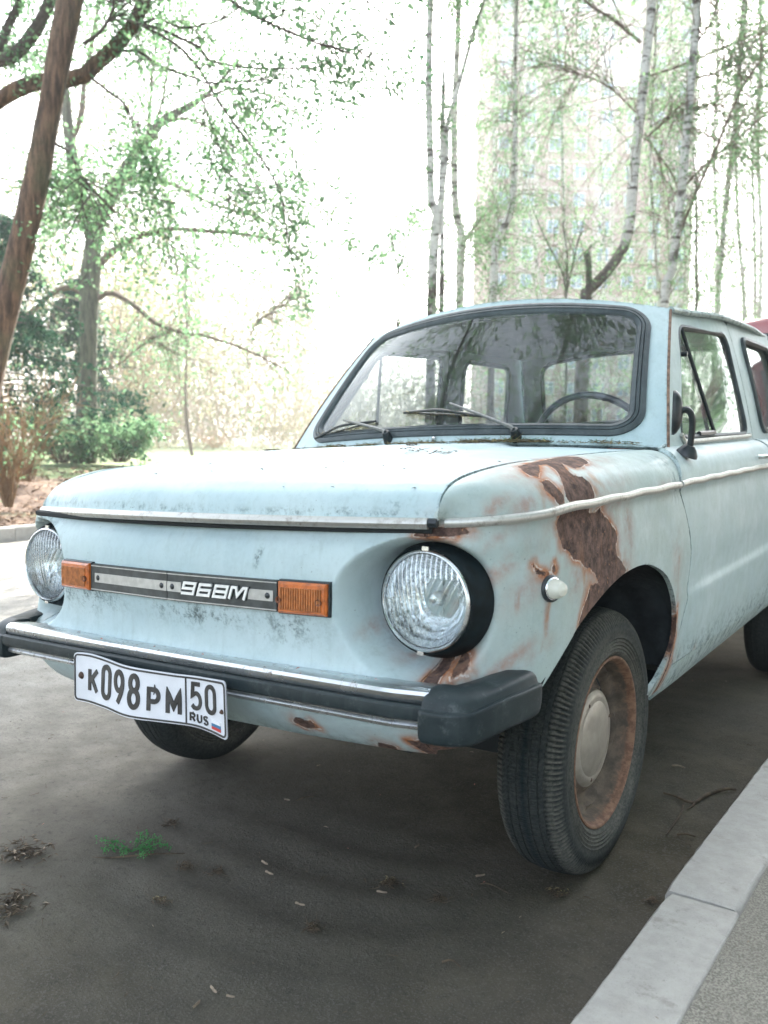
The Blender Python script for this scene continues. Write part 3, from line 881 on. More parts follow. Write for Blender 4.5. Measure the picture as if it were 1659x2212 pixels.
def ypt(x, z): return front(np.array(float(x)), np.array(float(z)))[1]
def headlamp(sx):
    cx = .567*sx; c0 = b2w(np.array([cx, -.612, .640])); ax = np.array([0, -1, .012]); ax = unit(ax)
    ring = MB(); ring.lathe([(.113, -.075), (.1135, -.045), (.1105, -.03), (.1045, -.012), (.1000, .0), (.0965, .003), (.094, -.004), (.090, -.03)], c0, ax, 64)
    hl = ring.build('headlamp', M['black'], car, sharp=50)
    rim = MB(); rim.lathe([(.0950, -.004), (.0950, .004), (.0930, .008), (.0900, .009), (.0875, .006), (.0875, .0)], c0, ax, 72, True); rim.build('chrome_rim', M['chrome'], hl, sharp=60)
    mb = MB(); a = np.linspace(0, 1, 14)
    mb.lathe([(r*.086, .002-.070*(1-r*r)+.0016*math.sin(r*40)*(r > .35)) for r in np.linspace(0, 1, 40)], c0, ax, 48); mb.build('reflector', M['reflector'], hl)
    mb = MB(); mb.lathe([(.0, -.024), (.008, -.026), (.013, -.034), (.013, -.05), (.010, -.07)], c0, ax, 20); mb.build('bulb_shield', M['chrome'], hl)
    # lens: dome with moulded vertical flutes
    g = np.linspace(-1, 1, 150)
    def flute(X, Z):
        a = np.abs(np.sin((X+.012*np.sin(Z*20))*math.pi/.0105)); b = np.abs(np.sin(X*math.pi/.0042+Z*6)); c = np.abs(np.sin((X*.8-Z*.35)*math.pi/.012))
        return np.where(Z < -.058, b, np.where((X < .012) | (Z > .045), a, c*.9))
    def dome(U, W):
        X = U*.0875; Z = W*.0875
        r2 = (X*X+Z*Z)/.0875**2
        d = .004+.014*(1-np.clip(r2, 0, 1.2))+.0004*flute(X, Z)
        return c0+np.stack([X, -d, Z], -1)
    sd = lambda U, W, P: .0-(np.sqrt(U*U+W*W)-1.0)*.09
    V1, F1 = panel_grid(dome, g, g, sd)
    obj('lens', V1, F1, M['lens'], hl, sharp=None, attrs={'flute': flute(V1[:, 0]-c0[0], V1[:, 2]-c0[2])})
    for za in (.093, -.093):
        mb = MB(); mb.box((-.007, -.004, -.004), (.007, .001, .004), loc=c0+np.array([0 if za > 0 else -.006, -.002, za+.004*np.sign(za)])); mb.build('rim_clip', M['chrome'], hl, smooth=False)
headlamp(1); headlamp(-1)

def indicator(x0, x1, z0, z1, screws):
    def m(x, z, h):   # local surface point, h proud
        P = front(np.array(x), np.array(z)); P2 = front(np.array(x+.01), np.array(z)); t = unit((P2-P)*np.array([1, 1, 0]))
        n = np.array([t[1], -t[0], 0]); n = n if n[1] < 0 else -n
        base = front(np.array((x0+x1)/2), np.array((z0+z1)/2)); xa, xb = (x0, x0+.07) if x0 > 0 else (x1-.07, x1); bt = unit((front(np.array(xb), np.array(.64))-front(np.array(xa), np.array(.64)))*np.array([1, 1, 0]))
        bn = np.array([bt[1], -bt[0], 0]); bn = bn if bn[1] < 0 else -bn
        return base+bt*(x-(x0+x1)/2)*1.0+np.array([0, 0, z-(z0+z1)/2])+bn*h
    def slab(mb, xa, xb, za, zb, h0, h1, bev):
        ring = lambda i, h: [m(xa+i, za+i, h), m(xb-i, za+i, h), m(xb-i, zb-i, h), m(xa+i, zb-i, h)]
        V = ring(0, h0)+ring(0, h1-bev)+ring(bev, h1)
        F = [(8, 9, 10, 11)]
        for k in (0, 4):
            for j in range(4): F.append((k+j, k+(j+1) % 4, k+4+(j+1) % 4, k+4+j))
        mb.add(b2w(np.array(V)), F)
    mb = MB(); slab(mb, x0-.0025, x1+.0025, z0-.003, z1+.003, -.010, .007, .002)
    ind = mb.build('indicator', M['plastic'], car, smooth=False)
    mb = MB(); slab(mb, x0, x1, z0, z1, .005, .016, .004); mb.build('amber_lens', M['amber'], ind, smooth=False)
    mb = MB(); n = 17
    for i in range(n):
        a = x0+.008+(x1-x0-.016)*i/n; w = (x1-x0-.016)/n
        slab(mb, a, a+w*.55, z0+.008, z1-.010, .0155, .0195, .001)
    mb.build('lens_ribs', M['amber_rib'], ind, smooth=False)
    for sxx in screws:
        mb = MB(); P = m(sxx, (z0+z1)/2-.004, .016); bt = unit(m(x1, z0, 0)-m(x0, z0, 0)); bn = unit(m(x0, z0, 1)-m(x0, z0, 0))
        mb.lathe([(0, .0005), (.003, .0005), (.0031, .003), (.0065, .004), (.0068, -.002)], b2w(P), bn, 14); mb.build('screw', M['amber_dark'], ind)
indicator(.290, .402, .6105, .6715, (.295, .387)); indicator(-.392, -.280, .6105, .6715, (-.29,))

def on_fascia(x, z, h):
    x = np.asarray(x, float); z = np.asarray(z, float)
    P = front(x, z); e = .002
    a = front(x+e, z)-P; b = front(x, z+e)-P; n = unit(np.cross(a, b)); n = n*np.where(n[..., 1:2] > 0, -1, 1)
    return P+n*np.asarray(h)[..., None]
BZ = .641
def strip(name, xa, xb, za, zb, h, mat, parent, thick=.004):
    x = lin(xa, xb, .02); U, W = np.meshgrid(x, [za, zb], indexing='ij')
    def f(x_, z_): # flat in height, follows plan curve
        P = on_fascia(x_, np.full_like(x_, BZ), h+0*x_); P[..., 2] = z_; return P
    T = f(U, W).reshape(-1, 3); B = T.copy(); B[:, 1] += thick
    n = len(x); F = []
    for i in range(n-1): 
        a, b, c, d = 2*i, 2*i+1, 2*i+3, 2*i+2
        F += [(a, d, c, b), (a+2*n, b+2*n, c+2*n, d+2*n), (a, a+2*n, d+2*n, d), (b, c, c+2*n, b+2*n)]
    F += [(0, 1, 1+2*n, 2*n), (2*n-2, 4*n-2, 4*n-1, 2*n-1)]
    return obj(name, b2w(np.vstack([T, B])), F, mat, parent, smooth=False)
bd = empty('badge_panel'); bd.parent = car
for xa, xb in ((-.276, -.0145), (-.0125, .284)):
    strip('backing', xa, xb, BZ-.0305, BZ+.0305, .008, M['badge'], bd, .02)
    strip('edge_line', xa, xb, BZ+.0255, BZ+.0275, .0092, M['silver'], bd, .002)
    strip('edge_line', xa, xb, BZ-.0285, BZ-.0262, .0092, M['silver'], bd, .002)
strip('silver_band', -.262, -.0145, BZ-.0105, BZ+.0105, .0095, M['silver'], bd, .002)
strip('silver_band', -.0125, .030, BZ-.0105, BZ+.0105, .0095, M['silver'], bd, .002)
strip('silver_band', .213, .276, BZ-.0105, BZ+.0105, .0095, M['silver'], bd, .002)
for bx in (-.250, -.030, .003, .262):
    mb = MB(); P = on_fascia(np.array(bx), np.array(BZ), np.array(.010)); P[2] = BZ
    mb.lathe([(0, .002), (.004, .0015), (.0062, 0), (.0065, -.002)], b2w(P), (0, -1, 0), 14); mb.build('rivet', M['plastic'], bd)

# stroke lettering -------------------------------------------------------
def ribbon(mb, P, w, mp, h0, h1, closed=False):
    P = np.array(P, float)
    if closed: P = np.vstack([P, P[0]])
    m = len(P); T = np.diff(P, axis=0); T = unit(T); N = np.stack([-T[:, 1], T[:, 0]], 1)
    L = []
    for i in range(m):
        if i == 0: n = N[0] if not closed else None
        elif i == m-1: n = N[-1] if not closed else None
        else: n = False
        if n is None or n is False:
            a, b = (N[-1], N[0]) if (n is None) else (N[i-1], N[i])
            s = unit(a+b); n = s/max(.45, float(s @ a))
        L.append(n)
    L = np.array(L); A = P+L*w/2; B = P-L*w/2
    V = []
    for h in (h0, h1):
        for Q in (A, B): V.append(mp(Q[:, 0], Q[:, 1], np.full(m, h)))
    V = np.concatenate(V); F = []
    for i in range(m-1):
        a, b, c, d = i, i+1, m+i+1, m+i
        F += [(2*m+a, 2*m+d, 2*m+c, 2*m+b), (a, b, 2*m+b, 2*m+a), (d, 2*m+d, 2*m+c, c)]
    if not closed: F += [(0, 2*m, 3*m, m), (m-1, 2*m-1, 4*m-1, 3*m-1)]
    mb.add(V, F)
def arc(cx, cy, rx, ry, a0, a1, n=16):
    a = np.radians(np.linspace(a0, a1, n)); return list(zip(cx+rx*np.cos(a), cy+ry*np.sin(a)))
def glyph(ch, w, h):
    if ch == 'K': return [[(0, 0), (0, h)], [(w, h), (.02*w, h*.42)], [(w*.30, h*.58), (w, 0)]]
    if ch == 'P': return [[(0, 0), (0, h), (w*.55, h)]+arc(w*.55, h*.72, w*.45, h*.28, 90, -90)+[(0, h*.44)]]
    if ch == 'M': return [[(0, 0), (0, h), (w/2, h*.32), (w, h), (w, 0)]]
    if ch == '0': return [arc(w/2, h-w*.5, w/2, w*.5, 0, 180)+arc(w/2, w*.5, w/2, w*.5, 180, 360)+[(w, h-w*.5)]]
    if ch == '8': return [arc(w/2, h*.76, w*.42, h*.24, -90, 270, 26), arc(w/2, h*.27, w*.5, h*.27, 90, 450, 26)]
    if ch == '9': return [arc(w/2, h*.70, w*.5, h*.30, 0, 360, 26), [(w, h*.70), (w*.97, h*.52), (w*.85, h*.34), (w*.42, 0)]]
    if ch == '5': return [[(w*.92, h), (w*.12, h), (w*.05, h*.52), (w*.30, h*.60)]+arc(w*.45, h*.31, w*.52, h*.31, 95, -90)+[(w*.2, h*.02), (0, h*.12)]]
    if ch == 'R': return [[(0, 0), (0, h), (w*.55, h)]+arc(w*.55, h*.74, w*.42, h*.26, 90, -90)+[(0, h*.48)], [(w*.5, h*.48), (w, 0)]]
    if ch == 'U': return [[(0, h), (0, w*.5)]+arc(w/2, w*.5, w/2, w*.5, 180, 360)+[(w, h)]]
    if ch == 'S': return [arc(w/2, h*.75, w*.46, h*.25, 25, 270, 14)+arc(w/2, h*.25, w*.48, h*.25, 90, -155, 14)]
# number plate: bent sheet
_PT = np.array([(0, .485), (.03, .486), (.08, .485), (.207, .4785), (.316, .4780), (.39, .4790), (.52, .4865)])
_PB = np.array([(0, .3770), (.03, .3765), (.14, .3748), (.22, .3710), (.316, .3738), (.40, .3755), (.455, .3740), (.52, .3675)])
_PY = np.array([(0, -.776), (.05, -.770), (.12, -.774), (.20, -.782), (.30, -.778), (.40, -.772), (.46, -.778), (.52, -.786)])
_PT, _PB, _PY = (smooth_line(q, 120) for q in (_PT, _PB, _PY))
def pl(u, v, h):
    u = np.asarray(u, float); v = np.asarray(v, float)
    zt = np.interp(u, _PT[:, 0], _PT[:, 1]); zb = np.interp(u, _PB[:, 0], _PB[:, 1])
    x = -.246+u*.914; k = v/.112
    y = np.interp(u, _PY[:, 0], _PY[:, 1])-(1-k)*.006*np.sin(u*9)-h
    return b2w(np.stack([x, y, zb+(zt-zb)*k], -1))
def plate():
    g = panel_grid(lambda u, v: pl(u, v, 0*u), lin(0, .52, .008), lin(0, .112, .008), lambda u, v, P: -rr_sdf(u-.26, v-.056, .26, .056, .010))
    V, F = g; V2 = V+np.array([0, .0025, 0])
    e = empty('number_plate'); e.parent = car
    obj('plate_sheet', np.vstack([V, V2]), np.vstack([F, F[:, ::-1]+len(V)]), M['plate'], e, sharp=60)
    mb = MB(); C = rr_contour(.2555, .0515, .009, 6); ribbon(mb, [(c[0]+.26, c[1]+.056) for c in C], .0035, pl, -.001, .0018, True)
    ribbon(mb, lin2((.386, .004), (.386, .108)), .003, pl, -.001, .0018); mb.build('plate_border', M['plate_ink'], e)
    def text(s, u, v, w, h, st, gap):
        for ch in s:
            ww = w*(1.12 if ch == 'M' else 1)
            mb = MB()
            for ln in glyph(ch, ww-st, h-st): 
                q = [(u+st/2+a, v+st/2+b) for a, b in densify(ln)]
                ribbon(mb, q, st, pl, -.001, .0022)
            mb.build('plate_letter', M['plate_ink'], e); u += ww+gap
    text('K', .050, .025, .040, .058, .0105, .0); text('098', .104, .020, .0405, .080, .0115, .0125)
    text('PM', .272, .018, .040, .058, .0105, .0165)
    text('50', .400, .038, .037, .062, .009, .012); text('RUS', .397, .012, .0165, .020, .0034, .0055)
    for i, mt in enumerate(('flag_red', 'flag_blue', 'flag_white')):
        mb = MB(); ribbon(mb, lin2((.469, .0135+i*.0062), (.499, .0135+i*.0062)), .0062, pl, -.001, .0016); mb.build('flag_stripe', M[mt], e)
    for (u, v, r) in ((.024, .060, .0085), (.505, .052, .005)):
        mb = MB(); mb.lathe([(0, .004), (r*.5, .004), (r*.75, .002), (r, -.001)], pl(u, v, .001), (0, -1, 0), 16); mb.build('plate_bolt', M['bolt'], e)
def lin2(a, b, n=12): return [tuple(np.array(a)+(np.array(b)-np.array(a))*t) for t in np.linspace(0, 1, n)]
def densify(P):
    out = []
    for a, b in zip(P[:-1], P[1:]):
        m = max(1, int(math.hypot(a[0]-b[0], a[1]-b[1])/.008)); out += [tuple(np.array(a)+(np.array(b)-np.array(a))*j/m) for j in range(m)]
    return out+[P[-1]]
plate()
# 968M badge letters: squared, slanted
def badge_letters():
    H, W, st = .0255, .0395, .0056
    G = {'9': [[(0, .10), (.92, .10), (.92, .95), (.05, .95), (.05, .52), (.92, .52)]],
         '6': [[(.95, .93), (.08, .93), (.08, .08), (.92, .08), (.92, .50), (.08, .50)]],
         '8': [[(.06, .07), (.94, .07), (.94, .93), (.06, .93), (.06, .07), (.5, .07)], [(.06, .5), (.94, .5)]],
         'M': [[(.03, .0), (.03, .93), (.30, .93), (.50, .30), (.76, .93), (.97, .93), (.97, .0)]]}
    def mp(u, v, h):
        P = on_fascia(u, np.full_like(u, BZ), h); P[..., 2] = v; return b2w(P)
    x = .037
    for ch in '968M':
        w = W*(1.12 if ch == 'M' else 1); mb = MB(); mo = MB()
        for ln in G[ch]:
            q = [(x+a*w*.92+(b-.5)*H*.34, BZ-.0128+b*H) for a, b in ln]
            ribbon(mo, q, st+.0030, mp, .008, .0105); ribbon(mb, q, st, mp, .009, .0135)
        mb.build('badge_letter', M['letters'], bd); mo.build('letter_dark_edge', M['plastic'], bd)  # black outline slightly wider than each letter
        x += w+.0045
badge_letters()

# side repeater lamp
def repeater():
    c = np.array([side_x(-.44, .650)-.004, -.446, .650]); P = front(np.array(XC+LC*.82), np.array(.65))
    ax = unit(np.array([.93, -.36, .06]))
    s = np.linspace(XC, XC+LC, 400); Q = front(s, np.full(400, .650)); i = np.argmin(np.abs(Q[:, 1]+.446)); c = Q[i]
    mb = MB(); mb.lathe([(.0255, -.006), (.026, .005), (.023, .008), (.019, .008)], b2w(c), ax, 32); r = mb.build('side_repeater', M['plastic'], car)
    mb = MB(); mb.lathe([(.0208, .007), (.0217, .010), (.0196, .012), (.018, .012)], b2w(c), ax, 32); mb.build('repeater_ring', M['chrome'], r)
    mb = MB(); mb.lathe([(.0192, .010), (.0184, .017), (.0158, .026), (.0124, .033), (.007, .036), (0, .037)], b2w(c), ax, 32); mb.build('repeater_lens', M['white'], r)
repeater()

# ---- bumper
def bumper():
    x = np.linspace(-.572, .642, 100)
    base = np.stack([x, -.7355+.018*x*x+.012*sstep(.55, .66, np.abs(x)), np.zeros(100)], -1)
    def pr(P): return P
    e = MB()
    top = [(-.075, .500), (-.018, .509), (-.008, .5095), (.001, .506), (.0045, .500), (.004, .492), (-.001, .4845), (-.010, .482), (-.03, .482)]
    V, F = sweep(base, [(o, z) for o, z in top]); V = b2w(V); b = obj('bumper', V, F, M['chrome'], car)
    V2, F2 = sweep(base, [(-.02, .4835), (.008, .4835), (.013, .480), (.0145, .470), (.013, .460), (.008, .4555), (-.02, .4555)]); obj('rubber_strip', b2w(V2), F2, M['rubber'], b)
    V3, F3 = sweep(base, [(-.02, .455), (-.001, .4545), (-.003, .449), (.0005, .444), (-.001, .4385), (-.008, .435), (-.03, .436), (-.05, .445)]); obj('lower_moulding', b2w(V3), F3, M['chrome'], b)
    def cap(sx):
        path = smooth_line([(.636, -.727), (.660, -.727), (.690, -.722), (.715, -.700), (.732, -.660), (.744, -.61), (.750, -.565), (.752, -.528)], 40)
        P = np.column_stack([path, np.zeros(40)])
        prof = np.vstack([smooth_line([(-.070, .506), (-.050, .511), (-.028, .512), (-.010, .506), (.001, .496), (.005, .486), (.007, .4815)], 16), smooth_line([(.0115, .4810), (.0155, .4795), (.0168, .476)], 5), smooth_line([(.0168, .472), (.0165, .450), (.0150, .433), (.010, .424), (-.002, .4205)], 9), [(-.03, .4195), (-.070, .4195)]])
        V, F = sweep(P, prof, closed=True)
        k = len(prof); V = V.reshape(40, k, 3)
        cc = V[-1].mean(0)
        for i, sc in ((38, .97), (39, .88)): V[i] = V[i].mean(0)+(V[i]-V[i].mean(0))*sc
        for i, sc in ((0, .93), (1, .99)): V[i] = V[i].mean(0)+(V[i]-V[i].mean(0))*sc
        V[:, :, 2] += .012*sstep(.715, .757, V[:, :, 0])-.0*V[:, :, 2]
        V = V.reshape(-1, 3)
        if sx < 0: V = mir(V)*[.905, 1, 1]; F = [f[::-1] for f in F]
        obj('bumper_end_cap', b2w(V), F, M['rubber'], b, sharp=60)
    cap(1); cap(-1)
bumper()

# ---- wheels
def wheel(cx, cy, sx, name='wheel', hi=True, cz=.297, K=1.0):
    nt = 640 if hi else 200
    prof = [(.190, .060), (.193, .068), (.198, .0715), (.203, .0742), (.2055, .0720), (.208, .0720), (.2105, .0752), (.2135, .0730), (.216, .0730), (.2185, .0764), (.2215, .0742), (.224, .0742), (.2265, .0775), (.2295, .0754), (.232, .0754), (.235, .0786), (.239, .0770), (.246, .0790), (.254, .0790), (.262, .0775), (.270, .0750), (.277, .0715), (.283, .0670), (.288, .0610), (.292, .0545), (.2945, .049), (.2935, .047), (.2960, .045), (.2975, .036), (.2955, .035), (.2955, .033), (.298, .032), (.2995, .016), (.297, .015), (.297, .013), (.2995, .012), (.30, .0)]
    prof = np.array(prof+[(r, -o) for r, o in prof[-2::-1]]); prof0 = prof.copy(); prof = prof*[K, 1.0]
    a = np.linspace(0, 2*np.pi, nt, endpoint=False); m = len(prof)
    R = np.repeat(prof0[:, 0][:, None], nt, 1); O = np.repeat(prof[:, 1][:, None], nt, 1)
    if hi:
        w = sstep(.262, .276, R)*sstep(.2965, .290, R)
        ph = a[None, :]*160+R*60
        R = R-.0045*w*(np.sin(ph) > .25); O = O-np.sign(O)*.0045*w*(np.sin(ph) > .25)
        tr = (np.abs(O) < .046)
        R = R-.0025*tr*(np.sin(a[None, :]*160+np.sign(O)*O*200) > .7)
    dust = np.exp(-((prof[:, 0]-.222)/.03)**2)*.75+.3; dust = np.repeat(dust[:, None], nt, 1)+.25*np.exp(-((a[None, :]-np.pi/2-.5)/.5)**2)*np.exp(-((R-.25)/.012)**2)*2
    if hi: dust = np.clip(dust+.75*w*(np.sin(ph) <= .25)-.25*(O == 0), 0, 1.4)
    R = R*K; X = cx+O*sx; Y = cy+R*np.cos(a)[None, :]; Z = cz+R*np.sin(a)[None, :]
    bulge = sstep(.03, .0, Z)*.004; Z = np.maximum(Z, .0015)
    V = np.stack([X+np.sign(X-cx)*bulge, Y, Z], -1).reshape(-1, 3)
    idx = np.arange(m*nt).reshape(m, nt); nx = np.roll(idx, -1, 1)
    F = np.stack([idx[:-1], idx[1:], nx[1:], nx[:-1]], -1).reshape(-1, 4)
    if sx < 0: F = F[:, ::-1]
    e = empty(name); e.parent = car
    obj('tyre', V, F, M['tyre'], e, attrs={'dust': dust.ravel()}, sharp=45)
    rp = np.array([(.1935, .064), (.192, .0705), (.1885, .0715), (.1855, .069), (.183, .060), (.178, .050), (.1755, .030), (.171, .022), (.160, .018), (.155, .006), (.150, -.004), (.140, -.006), (.130, .002), (.120, .012), (.10, .014), (.0, .014)])
    nr = 96; a = np.linspace(0, 2*np.pi, nr, endpoint=False)
    R = np.repeat(rp[:, 0][:, None], nr, 1)*K; O = np.repeat(rp[:, 1][:, None], nr, 1)
    lob = (R < .162*K)*(R > .118*K)*np.clip(np.cos(a[None, :]*5+.6), 0, 1)*.014; O = O+lob
    V = np.stack([cx+O*sx, cy+R*np.cos(a), cz+R*np.sin(a)], -1).reshape(-1, 3); m = len(rp)
    idx = np.arange(m*nr).reshape(m, nr); nx = np.roll(idx, -1, 1); F = np.stack([idx[:-1], idx[1:], nx[1:], nx[:-1]], -1).reshape(-1, 4)
    rr_ = np.repeat(np.interp(rp[:, 0], [.15, .176, .186, .195], [.12, .25, .9, 1.0])[:, None], nr, 1)
    rim = obj('rim', V, F if sx > 0 else F[:, ::-1], M['rim'], e, attrs={'rimrust': rr_.ravel()}, sharp=60)
    ax = np.array([sx, 0, 0.]); c = np.array([cx, cy, cz])
    mb = MB(); mb.lathe([(.1165, .008), (.1175, .020), (.1145, .031), (.105, .0375), (.096, .0395), (.089, .0385), (.086, .0400), (.07, .0445), (.04, .048), (0, .049)], c, ax, 64); hc = mb.build('hubcap', M['hubcap'], e)
    if hi:
        for an in (115, 262, 20):
            mb = MB(); mb.lathe([(0, .002), (.004, .001), (.006, -.003)], c+np.array([sx*.039, .097*math.cos(R_(an)), .097*math.sin(R_(an))]), ax, 10); mb.build('hubcap_rivet', M['bolt'], hc)
    mb = MB(); mb.lathe([(0, -.05), (.15, -.05), (.16, -.06), (.16, .0), (.13, .0)], c, ax, 24); mb.build('brake_drum', M['dark'], e)
    return e
wheel(.630, .0, 1, K=1.045, cz=.310); wheel(-.612, 0, -1, hi=False); wheel(.630, 2.30, 1, hi=False); wheel(-.630, 2.30, -1, hi=False)

# ---- mirror on the near door
def mirror(dpar):
    b0 = np.array([.720, .475, .868])
    mb = MB()
    mb.lathe([(.0, .0), (.030, .0), (.029, .008), (.020, .022), (.012, .030), (.0, .032)], b2w(b0), unit(np.array([.35, -.05, .9])), 20)
    mi = mb.build('wing_mirror', M['plastic'], dpar)
    arm = smooth_line([(.730, .473, .890), (.735, .466, .93), (.737, .458, .965), (.733, .448, .985), (.722, .435, .992), (.705, .425, .985)], 24)
    mb = MB(); mb.tube(b2w(arm), np.linspace(.0085, .0095, 24), 10); mb.build('mirror_arm', M['plastic'], mi)
    # head: shallow bowl seen from its back, glass faces rearwards
    c = np.array([.700, .430, .985]); V = []; n = 28; rings = [(1.0, .008), (1.0, .002), (.93, -.004), (.72, -.012), (.40, -.017), (.08, -.019)]
    for s, d in rings:
        for j in range(n):
            a = 2*np.pi*j/n; ex = np.sign(math.cos(a))*abs(math.cos(a))**.7*.040*s; ez = np.sign(math.sin(a))*abs(math.sin(a))**.75*.060*s
            q = np.array([ex*.97, d, ez]); ca, sa_ = math.cos(R_(108)), math.sin(R_(108)); V.append(c+np.array([q[0]*ca-q[1]*sa_, q[0]*sa_+q[1]*ca, q[2]]))
    F = [(i*n+j, i*n+(j+1) % n, (i+1)*n+(j+1) % n, (i+1)*n+j) for i in range(5) for j in range(n)]+[tuple(range(5*n, 6*n))]
    mb = MB(); mb.add(b2w(np.array(V)), F); mb.build('mirror_head', M['plastic'], mi)
    mb = MB(); mb.add(b2w(np.array(V[:n])+np.array([.003, .002, 0])), [tuple(range(n))]); mb.build('mirror_glass', M['chrome'], mi)
mirror(door_n)

# ---- wipers
def wiper(px, pb, tip0, tip1, hinge):
    S = lambda x, b, h: screen(np.array(x/(.672-.112*b)), np.array(b))+np.array([0, -.80, .58])*h
    mb = MB(); p0 = S(px, pb, .004)
    mb.lathe([(0, .030), (.012, .028), (.014, .018), (.016, .0), (.018, -.01)], b2w(p0), unit(np.array([.0, -.62, .78])), 14); w = mb.build('windscreen_wiper', M['plastic'], scr)
    a0 = p0+np.array([0, -.018, .022]); a3 = S(hinge[0], hinge[1], .030)
    arm = np.array([a0, a0*.92+a3*.08+[0, 0, .004], a0*.5+a3*.5+[0, -.006, .004], a3])
    mb = MB(); mb.tube(b2w(smooth_line(arm, 14)), np.linspace(.0075, .0035, 14), 6); mb.build('wiper_arm', M['wiper_arm'], w)
    t0, t1 = S(tip0[0], tip0[1], .010), S(tip1[0], tip1[1], .010)
    mb = MB(); mb.tube(b2w(np.array([t0, (t0+t1)/2+[0, -.003, .001], t1])), .0055, 6, flat=.6)
    br = smooth_line([t0, t0*.75+t1*.25+[0, -.012, .008], (t0+t1)/2+[0, -.022, .014], t0*.25+t1*.75+[0, -.012, .008], t1], 16)
    mb.tube(b2w(br), .0045, 6); mb.build('wiper_blade', M['plastic'], w)
wiper(.252, .040, (-.17, .215), (.13, .165), (.01, .235))
wiper(-.20, .045, (-.555, .085), (-.28, .17), (-.42, .175))
mb = MB(); mb.lathe([(0, .012), (.007, .010), (.009, 0)], b2w(screen(np.array(-.03), np.array(.03))), (0, -.4, .9), 12); mb.build('washer_nozzle', M['chrome'], scr)

# ---- interior
def interior():
    mb = MB()
    mb.box((-.62, .42, .52), (.62, .60, .86)); mb.box((-.60, .44, .855), (.60, .62, .885)); d = mb.build('dashboard', M['dark'], car, smooth=False, body=True)
    for sx in (-1, 1):
        mb = MB(); mb.box((-.24, 1.02, .30), (.24, 1.50, .50), loc=(sx*.32, 0, 0)); s = mb.build('front_seat', M['seat'], car, smooth=False, body=True)
        mb = MB(); Q = [(x, 1.45+.10*t+.0*x, .50+.42*t, x) for t in (0, .33, .66, 1) for x in (-.22, .22)]
        V = []; 
        for t in (0, .5, .9, 1.0):
            for xx in (-.23+.03*(t > .95), .23-.03*(t > .95)):
                for dy in (0, .10-.03*t): V.append((sx*.32+xx, 1.43+.13*t+dy, .48+.43*t))
        F = []
        for i in range(3):
            k = 4*i; F += [(k, k+2, k+6, k+4), (k+1, k+5, k+7, k+3), (k, k+4, k+5, k+1), (k+2, k+3, k+7, k+6)]
        F += [(12, 14, 15, 13)]; mb.add(V, F); mb.build('seat_back', M['redseat'] if sx > 0 else M['seat'], s, body=True)
    mb = MB(); mb.box((-.58, 1.95, .40), (.58, 2.12, .86)); mb.build('rear_seat', M['seat'], car, smooth=False, body=True)
    # steering wheel
    c = np.array([.33, .80, .875]); ax = unit(np.array([0, .88, .42])); e1 = np.array([1., 0, 0]); e2 = np.cross(ax, e1)*-1
    a = np.linspace(0, 2*np.pi, 49); ring = c+.200*(np.cos(a)[:, None]*e1+np.sin(a)[:, None]*e2)
    mb = MB(); mb.tube(ring, .0115, 10, caps=False); w = mb.build('steering_wheel', M['wheel_rim_blue'], car, body=True)
    mb = MB()
    for an in (200, 340): mb.tube(np.array([c+ax*-.02, c+.19*(math.cos(R_(an))*e1+math.sin(R_(an))*e2)]), .010, 8)
    mb.lathe([(0, .02), (.04, .018), (.05, 0), (.03, -.03)], c, -ax, 20); mb.tube(np.array([c, c-ax*-.0+np.array([0, -.22, -.12])]), .02, 10); mb.build('wheel_spokes', M['wheel_rim_blue'], w, body=True)
    V, F = panel_grid(lambda a, c_: roof(a, c_)-np.array([0, 0, .03]), lin(-.97, .97, .1), lin(.02, .98, .1)); obj('headliner', b2w(V), F, M['headliner'], car)
    mb = MB(); mb.box((-.10, .74, 1.325), (.10, .755, 1.375)); mb.build('rear_view_mirror', M['plastic'], car, smooth=False, body=True)
interior()
# ------------------------------------------------------------------ ground
def ground_mat():
    t = NT('dusty_asphalt')
    c = t.coord()
    b = t.noise(.7, 5, .6, c); m = t.noise(6, 6, .65, c); f = t.noise(55, 6, .75, c); g = t.noise(190, 3, .7, c)
    col = t.mix(t.ramp(m, .3, .7), (.050, .043, .028), (.098, .085, .058))
    col = t.mix(t.ramp(b, .35, .65, 0, .6), col, (.085, .080, .070))
    xx = t.n('ShaderNodeSeparateXYZ', inp={'Vector': c}).outputs[0]      # sandy dust plus painted sunlight towards mid-road, painted shade near the car
    sunlit_sand = t.ramp(t.math('ADD', xx, t.math('MULTIPLY', t.noise(1.6, 6, .65, c), 1.6)), .95, -1.6)
    col = t.mix(t.math('MULTIPLY', sunlit_sand, .85), col, t.mix(t.ramp(m, .3, .7), (.30, .285, .255), (.44, .42, .38)))
    col = t.mix(t.math('MULTIPLY', t.ramp(f, .50, .74), .55), col, (.026, .027, .025))
    col = t.mix(t.math('MULTIPLY', t.ramp(g, .53, .62), .6), col, (.13, .12, .105))
    h = t.math('ADD', t.math('MULTIPLY', f, .6), t.math('MULTIPLY', g, .35))
    h = t.math('ADD', h, t.math('MULTIPLY', m, 1.2))
    t.pbr(col, .92, 0, t.bump(h, 1.0, .009), **{'Specular IOR Level': .2})
    return t.done()
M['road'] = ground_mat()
def pave():
    t = NT('coarse_pavement_asphalt'); g = t.noise(290, 3, .6); f = t.noise(55, 5, .7); m = t.noise(4, 5)
    col = t.mix(t.ramp(g, .38, .64), (.14, .135, .115), (.30, .285, .245))
    col = t.mix(t.ramp(m, .3, .7, 0, .5), col, (.19, .175, .15))
    t.pbr(col, .95, 0, t.bump(t.math('ADD', g, f), .8, .004), **{'Specular IOR Level': .2}); return t.done()
M['pavement'] = pave()
